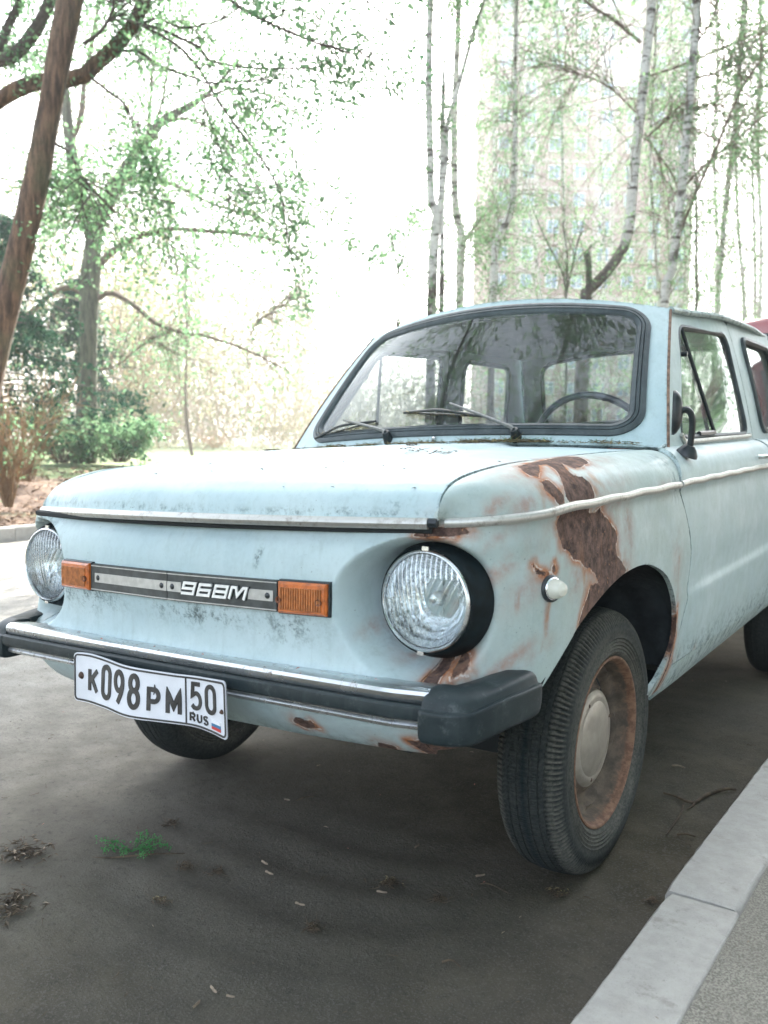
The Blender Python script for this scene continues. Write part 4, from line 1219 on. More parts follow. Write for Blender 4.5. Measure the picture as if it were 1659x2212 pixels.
def stone():
    t = NT('worn_kerb_concrete'); g = t.noise(260, 3, .6); f = t.noise(22, 7, .7); m = t.noise(5, 5)
    col = t.mix(t.ramp(f, .3, .7), (.31, .30, .28), (.38, .37, .345)); col = t.mix(t.math('MULTIPLY', t.ramp(g, .6, .75), .5), col, (.13, .12, .11))
    col = t.mix(t.math('MULTIPLY', t.ramp(t.noise(9, 8, .75), .55, .66), .45), col, (.15, .135, .11))
    col = t.mix(t.ramp(m, .5, .75, 0, .4), col, (.26, .24, .21))
    t.pbr(col, .88, 0, t.bump(t.math('ADD', g, t.math('MULTIPLY', f, 1.5)), .45, .003), **{'Specular IOR Level': .25}); return t.done()
M['kerb'] = stone()
def soil():
    t = NT('leaf_strewn_soil'); g = t.noise(28, 6, .7); f = t.noise(90, 4, .7); m = t.noise(1.1, 5)
    col = t.mix(t.ramp(g, .35, .65), (.075, .045, .030), (.20, .125, .080)); col = t.mix(t.ramp(f, .5, .7, 0, .6), col, (.27, .19, .125))
    col = t.mix(t.ramp(m, .5, .7, 0, .55), col, (.09, .13, .05))
    t.pbr(col, .95, 0, t.bump(g, 1.0, .02)); return t.done()
M['soil'] = soil()
def grassm():
    t = NT('spring_grass_ground'); g = t.noise(30, 6, .7); m = t.noise(.6, 5)
    col = t.mix(t.ramp(g, .35, .65), (.06, .10, .03), (.15, .21, .075)); col = t.mix(t.ramp(m, .55, .75, 0, .7), col, (.20, .15, .09))
    t.pbr(col, .95, 0, t.bump(g, 1.0, .02)); return t.done()
M['grass'] = grassm()
rng = np.random.default_rng(7)
def sheet(name, fn, us, vs_, mat, **k):
    V, F = panel_grid(fn, us, vs_); return obj(name, V, F, mat, kind='structure', sharp=None, **k)
def relief(x, y):
    r = .0035*np.sin(x*2.1+np.sin(y*1.7))+.0030*np.sin(y*3.3+1.3*np.sin(x*2.7))
    # shallow sand ridges dragged by the wheels, in front of and under the car
    k = np.exp(-((x-.1)/.45)**2-((y+.55)/.55)**2)
    r = r+k*.0065*np.sin(36*(y-.35*x)+3*np.sin(x*5))
    k2 = sstep(.55, .9, x)
    return r*(1-k2)-.004-.006*0
xs_ = np.concatenate([lin(-6.45, -2.2, .12)[:-1], lin(-2.2, .935, .022)]); ys_ = np.concatenate([-np.geomspace(14, 2.2, 24)[:-1], lin(-2.2, 1.6, .022)[:-1], np.geomspace(1.6, 9.0, 30)])
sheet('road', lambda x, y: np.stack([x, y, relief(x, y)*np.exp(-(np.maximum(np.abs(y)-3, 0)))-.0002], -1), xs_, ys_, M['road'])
# far verge, rising slightly, with leaf litter then grass
def verge(x, y):
    d = -6.45-x
    z = .10+.43*sstep(0, 8, d)+.03*np.sin(x*.8)*np.sin(y*.6)*sstep(0, 1, d)
    z = np.where(d > 30, z+.01*(d-30)*0, z)
    return np.stack([x, y, z], -1)
sheet('verge', verge, -6.58-np.concatenate([[0], np.geomspace(.1, 13, 50)]), lin(-12, 30, .5), M['soil'])
sheet('lawn', lambda x, y: verge(x, y)-np.array([0, 0, .03])+np.stack([0*x, 0*x, .034*sstep(2.8, 4.2, -6.45-x+.5*np.sin(y*.9))], -1), -6.6-np.concatenate([[0], np.geomspace(1.0, 220, 60)]), lin(-30, 220, 2.5), M['grass'])
# wooded strip to the right of the road, beyond the pavement
sheet('pavement', lambda x, y: np.stack([x, y, sstep(1.04, 1.058, x)*0+.0985+.001*np.sin(x*6)*np.sin(y*5)], -1), lin(1.058, 3.2, .05), np.concatenate([lin(-14, -3, .5)[:-1], lin(-3, 4, .05)[:-1], np.geomspace(4, 120, 30)]), M['pavement'])
sheet('wood_floor', lambda x, y: np.stack([x, y, .06+.03*np.sin(x*.7)*np.sin(y*.5)], -1), lin(3.2, 60, 1.5), lin(-14, 120, 2), M['soil'])
sheet('clearing', lambda x, y: np.stack([x, y, .08+.46*sstep(-3, -14, x)*sstep(9, 14, y)+.03*np.sin(x*.7)*np.sin(y*.5)-.035], -1), lin(-30, 3.1, .8), 9.1+np.concatenate([[0], np.geomspace(.5, 150, 50)]), M['grass'])
sheet('square', lambda x, y: np.stack([x, y, -.08+0*x], -1), np.array([-300., -50, 0, 50, 300]), np.array([-60., 0, 12, 30, 100, 400]), M['grass'])
# kerbs: separate stones
def kerb_mesh(L, w, h, seed):
    r = np.random.default_rng(seed); n = max(2, int(L/.03)); ch = .012
    prof = np.array([(0, -h), (.004, -ch), (ch, 0), (w/3, .001), (2*w/3, .001), (w-ch, 0), (w, -ch), (w, -h)])
    V = []
    for i in range(n+1):
        y = L*i/n
        e = .004*(i in (0, n))
        for (a, b) in prof: V.append((a+r.normal()*.0007+(e if a < w/2 else -e)*.4, y, b+r.normal()*.0006-e))
    k = len(prof); F = [(i*k+j, (i+1)*k+j, (i+1)*k+j+1, i*k+j+1) for i in range(n) for j in range(k-1)]
    F += [tuple(range(k))[::-1][::-1], tuple(n*k+j for j in range(k))[::-1]]
    return np.array(V), F
def kerb(x0, y0, y1, w, h, z, L, name, label, grp, off):
    y = y0+off; i = 0; e = empty(name, label=label, cat='kerb')
    protos = [make_mesh('kerb_stone', *kerb_mesh(L-.008, w, h, 11+j), smooth=True, sharp=40) for j in range(4)]
    for p in protos: p.materials.append(M['kerb'])
    while y < y1:
        o = bpy.data.objects.new('kerb_stone', protos[i % 4]); COL.objects.link(o); o.parent = e
        o.location = (x0+rng.normal()*.003, y, z+rng.normal()*.002); o.rotation_euler = (0, 0, rng.normal()*.002); y += L; i += 1
kerb(.906, -7, 8.6, .155, .16, .103, 1.0, 'kerb', 'pale grey concrete kerb running past the near front wheel', None, .797)
kerb(-6.59, -8, 8.6, .15, .16, .13, 1.0, 'kerb', 'sunlit white kerb on the far side of the road', None, .1)
# fallen leaves on the far verge
_n = 5200; _x = -6.6-rng.uniform(0, 1, _n)**1.5*6; _y = rng.uniform(-1, 12, _n); _C = verge(_x, _y)+np.array([0, 0, .012])
_a = rng.uniform(0, 6.28, _n); _s = rng.uniform(.02, .06, _n)[:, None]; _d = np.stack([np.cos(_a), np.sin(_a), rng.normal(size=_n)*.3], -1)*_s; _b = np.stack([-np.sin(_a), np.cos(_a), rng.normal(size=_n)*.3], -1)*_s*.6
M['deadleaf'] = simple('dead_leaves', (.24, .15, .09), .9, 0, .6, 3)
obj('leaf_litter', np.stack([_C-_d, _C+_b+[0, 0, .01], _C+_d, _C-_b+[0, 0, .01]], 1).reshape(-1, 3), np.arange(4*_n).reshape(-1, 4), M['deadleaf'], None, smooth=False, label='brown fallen leaves covering the far verge', cat='leaf litter', kind='stuff')
# ------------------------------------------------------------------ trees
def leafm(name, a, b, tr=.5):
    t = NT(name); f = t.noise(3.0, 4); g = t.noise(23, 3)
    c = t.mix(t.ramp(t.math('ADD', t.math('MULTIPLY', f, .5), t.math('MULTIPLY', g, .5)), .35, .65), a, b)
    d = t.n('ShaderNodeBsdfDiffuse', inp={'Color': c}); tl = t.n('ShaderNodeBsdfTranslucent', inp={'Color': c})
    m = t.n('ShaderNodeMixShader', inp={'Fac': tr}); t.t.links.new(d.outputs[0], m.inputs[1]); t.t.links.new(tl.outputs[0], m.inputs[2])
    return t.done(m.outputs[0])
M['leaf'] = leafm('young_maple_leaf', (.11, .23, .125), (.20, .32, .17), .65)
M['leaf_birch'] = leafm('birch_leaf', (.11, .22, .11), (.19, .29, .15), .6)
M['leaf_dark'] = leafm('dark_conifer_needles', (.016, .060, .045), (.055, .125, .065), .4)
M['leaf_far'] = leafm('distant_spring_foliage', (.18, .22, .10), (.28, .24, .14))
M['twig_tan'] = leafm('dry_tan_twigs', (.26, .17, .10), (.36, .25, .15), .3)
def bark(name, a, b, sc=14, st=.22, bump=1.0):
    t = NT(name); f = t.noise(sc, 7, .7, sc3=(1, 1, st)); g = t.noise(90, 4, .7, sc3=(1, 1, .5)); m = t.noise(2.2, 4)
    c = t.mix(t.ramp(f, .36, .64), a, b); c = t.mix(t.ramp(g, .5, .72, 0, .5), c, tuple(x*.4 for x in a))
    c = t.mix(t.ramp(m, .5, .7, 0, .45), c, (.07, .085, .04))
    t.pbr(c, .9, 0, t.bump(t.math('ADD', f, t.math('MULTIPLY', g, .3)), bump, .02)); return t.done()
M['bark'] = bark('furrowed_brown_bark', (.040, .024, .016), (.175, .105, .065), 22, .13, 1.0)
M['bark2'] = bark('mossy_bark', (.035, .042, .026), (.115, .115, .075), 14, .2)
M['twig'] = simple('dark_twig', (.065, .05, .042), .85, 0, .3, 20)
M['twig2'] = simple('brown_branch', (.12, .085, .06), .85, 0, .3, 20)
def birch(z0=3.6, z1=1.9, nm='birch_bark', k0=.22):
    t = NT(nm); c = t.coord()
    s = t.noise(2.2, 5, .7, sc3=(1.0, 1.0, 5.0)); f = t.noise(11, 4, .7, sc3=(.6, .6, 4)); m = t.noise(2.0, 5, .6)
    z = t.n('ShaderNodeSeparateXYZ', inp={'Vector': c}).outputs[2]
    low = t.ramp(z, z0, z1)
    band = t.ramp(s, .555, .58); thin = t.ramp(f, .58, .63)
    rough_ = t.ramp(t.math('ADD', m, t.math('MULTIPLY', low, k0)), .56, .68)
    k = t.math('MAXIMUM', t.math('MAXIMUM', band, t.math('MULTIPLY', thin, .7)), rough_, True)
    col = t.mix(k, t.mix(t.ramp(m, .3, .7), (.46, .44, .41), (.60, .59, .56)), t.mix(t.ramp(f, .3, .6), (.018, .016, .015), (.085, .065, .052)))
    t.pbr(col, .8, 0, t.bump(s, .6, .02)); return t.done()
M['birch'] = birch(); M['birch_foot'] = birch(5.2, 3.9, 'birch_bark_dark_foot', .5); M['birch_grey'] = birch(5.5, 2.5, 'grey_birch_bark', .34)

def tubes(P, r, n=4):
    """many branches with the same number of points at once: P (N,m,3), r (N,m)"""
    P = np.asarray(P, float); N, m, _ = P.shape
    d = unit(P[:, -1]-P[:, 0]); ref = np.where(np.abs(d[:, 2:3]) > .8, np.array([[1., 0, 0]]), np.array([[0, 0, 1.]]))
    e1 = unit(np.cross(d, ref)); e2 = np.cross(d, e1)
    a = np.linspace(0, 2*np.pi, n, endpoint=False)
    V = P[:, :, None]+r[:, :, None, None]*(np.cos(a)[None, None, :, None]*e1[:, None, None]+np.sin(a)[None, None, :, None]*e2[:, None, None])
    idx = np.arange(N*m*n).reshape(N, m, n); nx = np.roll(idx, -1, 2)
    F = np.stack([idx[:, :-1], nx[:, :-1], nx[:, 1:], idx[:, 1:]], -1).reshape(-1, 4)
    return V.reshape(-1, 3), F
def joinVF(L):
    V, F, n = [], [], 0
    for v, f in L: V.append(v); F.append(np.asarray(f)+n); n += len(v)
    return np.vstack(V), np.vstack(F)
def resample(P, m):
    P = smooth_line(P, 60); s = np.r_[0, np.cumsum(np.linalg.norm(np.diff(P, axis=0), axis=1))]; t = np.linspace(0, s[-1], m)
    return np.stack([np.interp(t, s, P[:, i]) for i in range(3)], -1)
def spray(rng, S, D, L, r0, m=5, droop=.15, wig=.12):
    """N branches from starts S along directions D with lengths L"""
    N = len(S); D = unit(D); t = np.linspace(0, 1, m)[None, :, None]
    k = rng.normal(size=(N, 1, 3))*wig; k2 = rng.normal(size=(N, 1, 3))*wig*.6
    P = S[:, None]+D[:, None]*L[:, None, None]*t+k*L[:, None, None]*t**2+k2*L[:, None, None]*np.sin(t*5)*.3
    P[:, :, 2] -= droop*L[:, None]*t[:, :, 0]**2
    r = r0[:, None]*(1-.75*t[:, :, 0])
    return P, r
def pick(rng, P, n, lo=.15, hi=1.0):
    """n random points (and tangents) on branches P (N,m,3)"""
    N, m, _ = P.shape; i = rng.integers(0, N, n); t = rng.uniform(lo, hi, n)*(m-1); a = np.minimum(t.astype(int), m-2); f = (t-a)[:, None]
    return P[i, a]*(1-f)+P[i, a+1]*f, unit(P[i, a+1]-P[i, a])
def leaves(rng, C, size, per=3, spread=.05, flat=.6):
    """clusters of small pointed leaves round the points C"""
    n = len(C)*per; C = np.repeat(C, per, 0)+rng.normal(size=(n, 3))*spread
    s = size*rng.uniform(.6, 1.3, n)[:, None]
    a = unit(rng.normal(size=(n, 3))+np.array([0, 0, -.4])); b = unit(np.cross(a, unit(rng.normal(size=(n, 3))+np.array([0, 0, 1.5]))))
    c = np.cross(a, b)
    V = np.stack([C, C+a*s*.45+b*s*.34+c*s*.10, C+a*s, C+a*s*.45-b*s*.34+c*s*.10], 1).reshape(-1, 3)
    return V, np.arange(n*4).reshape(-1, 4)
def shade_ball(rng, c, rad, n, size, parent, mat, base):  # dense leaf ball out of view, added and sized to block light
    u = unit(rng.normal(size=(n, 3)))*rng.uniform(.15, 1, (n, 1))**.5*rad+np.array(c)
    # clumps: pull points towards limb ends
    k = unit(rng.normal(size=(60, 3)))*rng.uniform(.3, .95, (60, 1))*rad+np.array(c); j = rng.integers(0, 60, n)
    u = np.where(rng.uniform(size=(n, 1)) < .45, k[j]+rng.normal(size=(n, 3))*.5, u)
    V, F = leaves(rng, u, size, 3, .12); obj('crown', V-base, F, mat, parent, smooth=False, kind='stuff')
    S = np.repeat(np.array([c])-[[0, 0, rad[2]*.9]], 60, 0)+rng.normal(size=(60, 3))*.25; P = np.stack([S, S*.5+k*.5+rng.normal(size=(60, 3))*.2+[0, 0, .2], k], 1)
    V, F = tubes(np.stack([resample(p, 7) for p in P]), np.linspace(.05, .01, 7)[None]*np.ones((60, 1)), 5); obj('shade_ball_limbs', V-base, F, M['twig2'], parent, sharp=None)
def px_line(pts, dist, dd=0.0):
    n = len(pts); return np.array([at(x, y, dist+dd*i/(n-1)) for i, (x, y) in enumerate(pts)])
def stem(P, r, n=10, m=None, rough=0.0, rng=None):
    m = m or max(8, len(P)*5); Q = resample(P, m); rr = np.interp(np.linspace(0, 1, m), np.linspace(0, 1, len(r)), r)
    V, F = tube(Q, rr, n, caps=False); V = V+0
    if rough and rng is not None:
        V = V.reshape(m, n, 3); c = V.mean(1, keepdims=True); V = (c+(V-c)*(1+rng.normal(size=(m, n, 1))*rough)).reshape(-1, 3)
    return V, np.array([f for f in F if len(f) == 4])
def ground_to(P, z):   # drop a base point under the first point of a stem
    return P

def tree(name, label, cat, trunk, limbs, group, rng, trunk_mat, limb_mat, leaf_mat, twigs=(120, .8, .010), sub=(500, .35), nleaf=2500, leaf=(.06, 3, .05), droop=.2, lo=.2, up=.2, foliage_name='crown', shade_balls=(), start=.35):
    """trunk = [(points, radii)], limbs = [(points, radii)]"""
    e = empty(name, tuple(trunk[0][0][0]), label=label, cat=cat, group=group); off = -np.array(trunk[0][0][0])
    V, F = joinVF([stem(P, r, 12, m=46, rough=.03, rng=rng) for P, r in trunk]); obj('trunk', V+off, F, trunk_mat, e, sharp=None)
    B = []; allP = [resample(P, 14) for P, r in limbs]
    for P, r in limbs: B.append(stem(P, r, 7, m=24, rough=.04, rng=rng))
    base = np.array(allP+[resample(P, 14)[int(14*start):][np.linspace(0, 13-int(14*start), 14).astype(int)] for P, r in trunk])
    if twigs[0]:
        S, T = pick(rng, base, twigs[0], lo, 1.0)
        D = unit(T*.7+rng.normal(size=S.shape)*.6+np.array([0, 0, up])); L = twigs[1]*rng.uniform(.5, 1.5, len(S))
        P1, r1 = spray(rng, S, D, L, np.full(len(S), twigs[2]), 6, droop)
        B.append(tubes(P1, r1, 4))
        S2, T2 = pick(rng, P1, sub[0], .2, 1.0)
        P2, r2 = spray(rng, S2, unit(T2*.6+rng.normal(size=S2.shape)*.6), sub[1]*rng.uniform(.5, 1.4, len(S2)), np.full(len(S2), twigs[2]*.4), 4, droop*1.5)
        B.append(tubes(P2, r2, 3))
        C, _ = pick(rng, P2, nleaf, .15, 1.0)
        V, F = leaves(rng, C, *leaf)
        obj(foliage_name, V+off, F, leaf_mat, e, smooth=False, kind='stuff')
    if B:
        V, F = joinVF(B); obj('branches', V+off, F, limb_mat, e, sharp=None)
    for (c, rad, n_, sz) in shade_balls: shade_ball(rng, c, np.array(rad, float), n_, sz, e, leaf_mat, -off)  # dense crowns above the frame, placed to shade the car
    return e

rg = np.random.default_rng(21)
pxr = lambda w, d: w/1918.86*d/2     # pixel width -> radius at a distance
# leaning maple at the left
d = 9.0
trk = px_line([(-90, 1075), (-62, 960), (-22, 790), (8, 680), (38, 560), (70, 430), (92, 320), (121, 160), (150, 10), (165, -90), (190, -260), (230, -480)], d)
lm1 = px_line([(165, -90), (290, -200), (470, -260), (650, -230)], d, -1.5)
lm2 = px_line([(95, 310), (70, 314), (30, 320), (-60, 310)], d)
tw = []
def L(pts, dist, w0, w1, dd=0): return (px_line(pts, dist, dd), [pxr(w0, dist), pxr((w0+w1)/2, dist), pxr(w1, dist)])
tree('maple_tree', 'leaning dark brown maple trunk at the left edge beyond the road', 'tree', [(trk, [pxr(w, d) for w in (86, 76, 64, 58, 54, 52, 48, 52, 56, 50, 40, 28)])],
     [L([(165, -90), (290, -200), (470, -260), (650, -230)], d, 30, 12, -2), L([(150, 10), (190, -60), (150, -300)], d, 30, 12), L([(180, 95), (215, 70), (240, 30), (250, -20)], d, 9, 4),
      L([(118, 310), (150, 330), (175, 380), (205, 430)], d, 7, 2)], None, rg, M['bark'], M['twig'], M['leaf'], twigs=(110, 1.0, .009), sub=(600, .4), nleaf=2200, leaf=(.055, 3, .07), lo=.4, start=.7)
# its neighbour, rooted left of the frame: heavy limb that crosses behind the trunk, long hanging twigs
d = 9.7
P0 = px_line([(-560, 1120), (-470, 800), (-330, 500), (-190, 330), (-70, 262), (0, 215), (52, 186), (110, 174), (175, 168), (215, 130), (255, 95), (290, 50), (312, 0), (335, -80), (380, -200)], d)
hang = [L([(196, 167), (235, 198), (266, 222), (287, 256), (313, 300), (334, 347)], d, 7, 2.5), L([(295, 50), (347, 63), (391, 83), (433, 104), (457, 132), (559, 147), (686, 145), (721, 127)], d, 8, 2.5, -.5),
        L([(250, 110), (300, 112), (339, 138), (391, 159), (433, 172), (447, 180), (559, 173), (635, 168)], d, 7, 2, -.3), L([(380, -200), (450, -60), (498, 0), (564, 41), (660, 84), (762, 117)], d, 12, 3, -1.0),
        L([(300, 51), (381, 97), (432, 152), (472, 218), (518, 284), (574, 356), (610, 432), (620, 508), (650, 635)], d, 7, 2, -1), L([(417, 152), (442, 229), (477, 330), (493, 406), (508, 457)], d, 4, 1.6),
        L([(290, 60), (340, 40), (400, 60), (500, 30), (560, -40)], d, 6, 2), L([(335, -80), (440, -120), (600, -90), (760, -20), (860, 60)], d, 12, 3, -1), L([(266, 222), (300, 300), (330, 380), (350, 480), (380, 560)], d, 3.5, 1.5),
        L([(-70, 262), (-40, 150), (30, 120), (80, 60), (112, -10), (130, -90)], d, 36, 22), L([(-40, 150), (0, 100), (20, 50), (45, 0), (60, -60)], d, 24, 14), L([(0, 385), (60, 396), (110, 388), (160, 420)], d, 4, 2), L([(420, 120), (520, 200), (600, 300), (700, 380), (760, 470)], d, 3.5, 1.3, .5),
        L([(560, 41), (640, 20), (720, 60), (800, 130)], d, 3, 1.3)]
tree('maple_tree', 'brown forked tree whose heavy limb crosses behind the leaning trunk', 'tree', [(P0, [pxr(w, d) for w in (90, 80, 66, 56, 48, 42, 40, 38, 36, 34, 34, 32, 30, 26, 18)])], hang, None, rg, M['bark'], M['twig'], M['leaf'],
     twigs=(560, .70, .0058), sub=(2600, .28), nleaf=6600, leaf=(.054, 3, .06), lo=.15, start=.8, up=-.05)
# forked tree standing behind, moss green trunk
d = 18
P1 = px_line([(176, 1003), (185, 960), (190, 850), (191, 700), (195, 600), (203, 520), (212, 480), (245, 410), (285, 345), (322, 298), (350, 262), (435, 213), (500, 150)], d)
P1b = px_line([(203, 520), (186, 465), (167, 400), (152, 310), (142, 210), (136, 120), (130, 20)], d)
lim = [L([(208, 582), (240, 545), (300, 510), (370, 495), (450, 500), (520, 505), (590, 520), (650, 560)], d, 16, 3), L([(212, 645), (240, 632), (290, 660), (340, 700), (400, 720), (450, 728), (530, 755), (620, 800)], d, 13, 3),
       L([(192, 660), (160, 622), (110, 636), (60, 690), (30, 760)], d, 16, 4), L([(152, 310), (175, 250), (182, 180), (206, 50), (215, -30)], d, 14, 7), L([(318, 300), (325, 220), (330, 150), (345, 60)], d, 9, 4), L([(322, 298), (350, 220), (365, 120), (380, 40)], d, 8, 3),
       L([(255, 390), (330, 385), (400, 410), (470, 445), (560, 470), (600, 500)], d, 9, 3), L([(350, 262), (420, 260), (520, 330), (560, 420)], d, 7, 2), L([(430, 215), (520, 190), (620, 230), (690, 300)], d, 7, 2), L([(203, 500), (150, 470), (100, 480), (60, 520)], d, 9, 3), L([(190, 800), (250, 790), (320, 740), (380, 760)], d, 6, 2), L([(540, 725), (560, 690), (600, 670), (630, 645)], d, 4, 1.5)]
tree('forked_tree', 'mossy forked tree with spreading limbs at the edge of the wood on the left', 'tree', [(P1, [pxr(w, d) for w in (62, 46, 36, 36, 40, 44, 34, 32, 26, 24, 18, 10, 5)]), (P1b, [pxr(w, d) for w in (34, 30, 27, 24, 18, 12, 8)])], lim, None, rg, M['bark2'], M['twig2'], M['leaf'],
     twigs=(420, 1.3, .011), sub=(1500, .6), nleaf=4600, leaf=(.07, 3, .13), lo=.15, start=.5)
# conifer with drooping dark sprays behind the leaning trunk
def conifer(px, py0, py1, dist, R, n, label):
    base = at(px, py0, dist); top = at(px, py1, dist); h = top[2]-base[2]
    e = empty('conifer_tree', tuple(base), label=label, cat='tree')
    V, F = stem([(0, 0, 0), (.05, 0, h*.5), (0, 0, h)], [.14, .10, .02], 8); obj('trunk', V, F, M['bark2'], e, sharp=None)
    a = rg.uniform(0, 6.28, n); t = rg.uniform(.10, 1, n)**.9; S = np.stack([0*a, 0*a, t*h], -1); Lh = R*(1.05-t)**.7*rg.uniform(.6, 1.1, n)
    P, r = spray(rg, S, np.stack([np.cos(a), np.sin(a), .15+0*a], -1), Lh, np.full(n, .016), 7, .30, .05)
    S2, T2 = pick(rg, P, n*9, .15, 1); P2, r2 = spray(rg, S2, unit(T2*.7+rg.normal(size=S2.shape)*.35+[0, 0, -.5]), rg.uniform(.2, .5, len(S2)), np.full(len(S2), .004), 4, .4)
    V, F = joinVF([tubes(P, r, 4), tubes(P2, r2, 3)]); obj('branches', V, F, M['twig'], e, sharp=None)
    C, _ = pick(rg, P2, n*85, 0, 1); V, F = leaves(rg, C, .085, 2, .03); obj('crown', V, F, M['leaf_dark'], e, smooth=False, kind='stuff')
conifer(-10, 1000, 470, 15.0, 2.7, 84, 'dark green conifer with drooping sprays behind the leaning trunk')
conifer(175, 985, 600, 20.5, 2.2, 60, 'small dark conifer half hidden by the mossy forked tree')

def shrub(px, py, dist, h, w, n, nl, label, mat, leafmat, leafsz, name='shrub', up=1.0, z=None, group=None):
    b = at(px, py, dist)
    if z is not None: b[2] = z
    e = empty(name, tuple(b), label=label, cat='shrub', group=group)
    a = rg.uniform(0, 6.28, n); S = np.stack([np.cos(a), np.sin(a), 0*a], -1)*w*.12*rg.uniform(0, 1, (n, 1))
    P, r = spray(rg, S, np.stack([np.cos(a)*w/h*.6, np.sin(a)*w/h*.6, up+0*a], -1)+rg.normal(size=(n, 3))*.12, h*rg.uniform(.5, 1.1, n), np.full(n, .010), 6, .12, .10)
    S2, T2 = pick(rg, P, n*5, .2, 1); P2, r2 = spray(rg, S2, unit(T2*.8+rg.normal(size=S2.shape)*.5), h*.3*rg.uniform(.4, 1.2, len(S2)), np.full(len(S2), .005), 4, .1)
    V, F = joinVF([tubes(P, r, 4), tubes(P2, r2, 3)]); obj('stems', V, F, mat, e, sharp=None)
    if nl:
        C, _ = pick(rg, P2, nl, .2, 1); V, F = leaves(rg, C, leafsz, 3, .05); obj('foliage', V, F, leafmat, e, smooth=False, kind='stuff')
shrub(130, 1000, 17, 1.25, 1.3, 40, 900, 'green leafing shrub left of the mossy trunk base', M['twig2'], M['leaf'], .075)
shrub(255, 998, 17.5, 1.3, 1.5, 46, 1100, 'fresh green shrub right of the mossy trunk base', M['twig2'], M['leaf'], .08)
shrub(15, 1095, 10.2, 1.5, .6, 36, 60, 'dry brown shrub with bare upright stems by the far kerb', M['twig_tan'], M['leaf'], .05, up=1.3)
shrub(55, 1040, 13, 1.9, 1.0, 34, 90, 'bare twiggy shrub standing under the conifer', M['twig_tan'], M['leaf'], .05, up=1.2)
shrub(465, 967, 34, 1.0, 1.6, 34, 60, 'tan dry bush at the back of the lawn', M['twig_tan'], M['twig_tan'], .07)
shrub(595, 962, 46, 2.6, 2.2, 40, 200, 'pale bare bush on the lawn just left of the windscreen pillar', M['twig_tan'], M['leaf_far'], .08)
# thin sapling on the lawn
d = 27
tree('sapling', 'thin straight sapling standing alone on the lawn', 'tree', [(px_line([(415, 985), (405, 920), (401, 850), (403, 720), (401, 640), (404, 540), (400, 420)], d), [pxr(w, d) for w in (8, 7, 5, 4.5, 4, 3, 2)])], [L([(403, 720), (415, 640), (430, 560)], d, 3, 1.5), L([(401, 850), (385, 800), (380, 740)], d, 2.5, 1.2)], None, rg, M['twig2'], M['twig2'], M['leaf'],
     twigs=(40, 1.1, .008), sub=(120, .5), nleaf=420, leaf=(.09, 3, .08))
d = 21
tree('slender_tree', 'slender dark sapling just left of the three grey stems', 'tree', [(px_line([(858, 760), (862, 690), (866, 640), (862, 590), (852, 545), (840, 480)], d), [pxr(w, d) for w in (6, 5, 5, 4, 3, 2)]), (px_line([(860, 720), (852, 660), (850, 620), (862, 580), (880, 520), (890, 440)], d), [pxr(w, d) for w in (4, 4, 4, 4, 3, 2)])], [], None, rg, M['twig'], M['twig'], M['leaf'],
     twigs=(60, 1.0, .007), sub=(200, .45), nleaf=700, leaf=(.085, 3, .08), lo=.1, start=.3, up=.4)

# birches on the right
def birch_tree(label, pts, ws, d, limbs=(), extra=(), mat='birch', n=(150, 1.5, .009), sub=(620, .8), nl=1900, lf=(.055, 4, .09), tot=None, group='birch trees behind the car', start=.15, cat='tree', name='birch_tree', shade_balls=()):
    top = pts[-1]; q = list(pts)
    if top[1] < 20:
        q += [(top[0]+rg.normal()*12, -160), (top[0]+rg.normal()*25, -420)]; ws = list(ws)+[ws[-1]*.7, ws[-1]*.3]
    base = at(pts[0][0], pts[0][1], d); g = base.copy(); g[2] = .06
    P = np.vstack([[g], px_line(q, d)]); w = [ws[0]*1.25]+list(ws)
    tr = [(P, [pxr(x, d) for x in w])]+[(px_line(p, d), [pxr(x, d) for x in ww]) for p, ww in extra]
    tree(name, label, cat, tr, [L(p, d, a, b, dd) for p, a, b, dd in limbs], group, rg, M[mat], M['twig2'], M['leaf_birch'], twigs=n, sub=sub, nleaf=nl, leaf=lf, droop=.45, lo=.1, start=start, up=.15, shade_balls=shade_balls)
birch_tree('grey three-stemmed tree rising left of the windscreen centre, knotty fork at mid height', [(933, 656), (936, 551), (943, 462), (931, 431), (929, 335), (926, 144), (930, 0)], (22, 20, 22, 17, 16, 15, 14), 19, extra=[([(943, 462), (953, 425), (957, 240), (960, 120), (964, 60), (978, 25), (985, -60)], (14, 13, 12, 10, 4, 3, 3)), ([(953, 700), (955, 560), (956, 440), (966, 330), (967, 268), (989, 192), (1022, 72), (1046, 0), (1080, -120)], (12, 11, 9, 8, 9, 10, 9, 8, 5))], shade_balls=[((-6.3, 14.4, 13.6), (3.3, 3.3, 3.7), 11000, .15)], mat='birch_grey', nl=900, n=(80, 1.1, .008), sub=(260, .5), lf=(.08, 4, .08))
birch_tree('pale birch with a broken side stub at its knee', [(993, 656), (995, 560), (996, 503), (984, 450), (981, 288), (986, 144), (991, 0)], (16, 15, 20, 15, 14, 13, 12), 20, extra=[([(1003, 522), (1018, 500), (1035, 472)], (9, 7, 6))], nl=900, n=(80, 1.1, .008), sub=(260, .5), lf=(.08, 4, .08))
birch_tree('thin crooked birch with a sharp bend low down', [(1065, 656), (1068, 575), (1070, 520), (1083, 500), (1099, 470), (1110, 400), (1113, 264), (1113, 144), (1116, 0)], (16, 15, 17, 16, 14, 10, 9, 9, 8), 18)
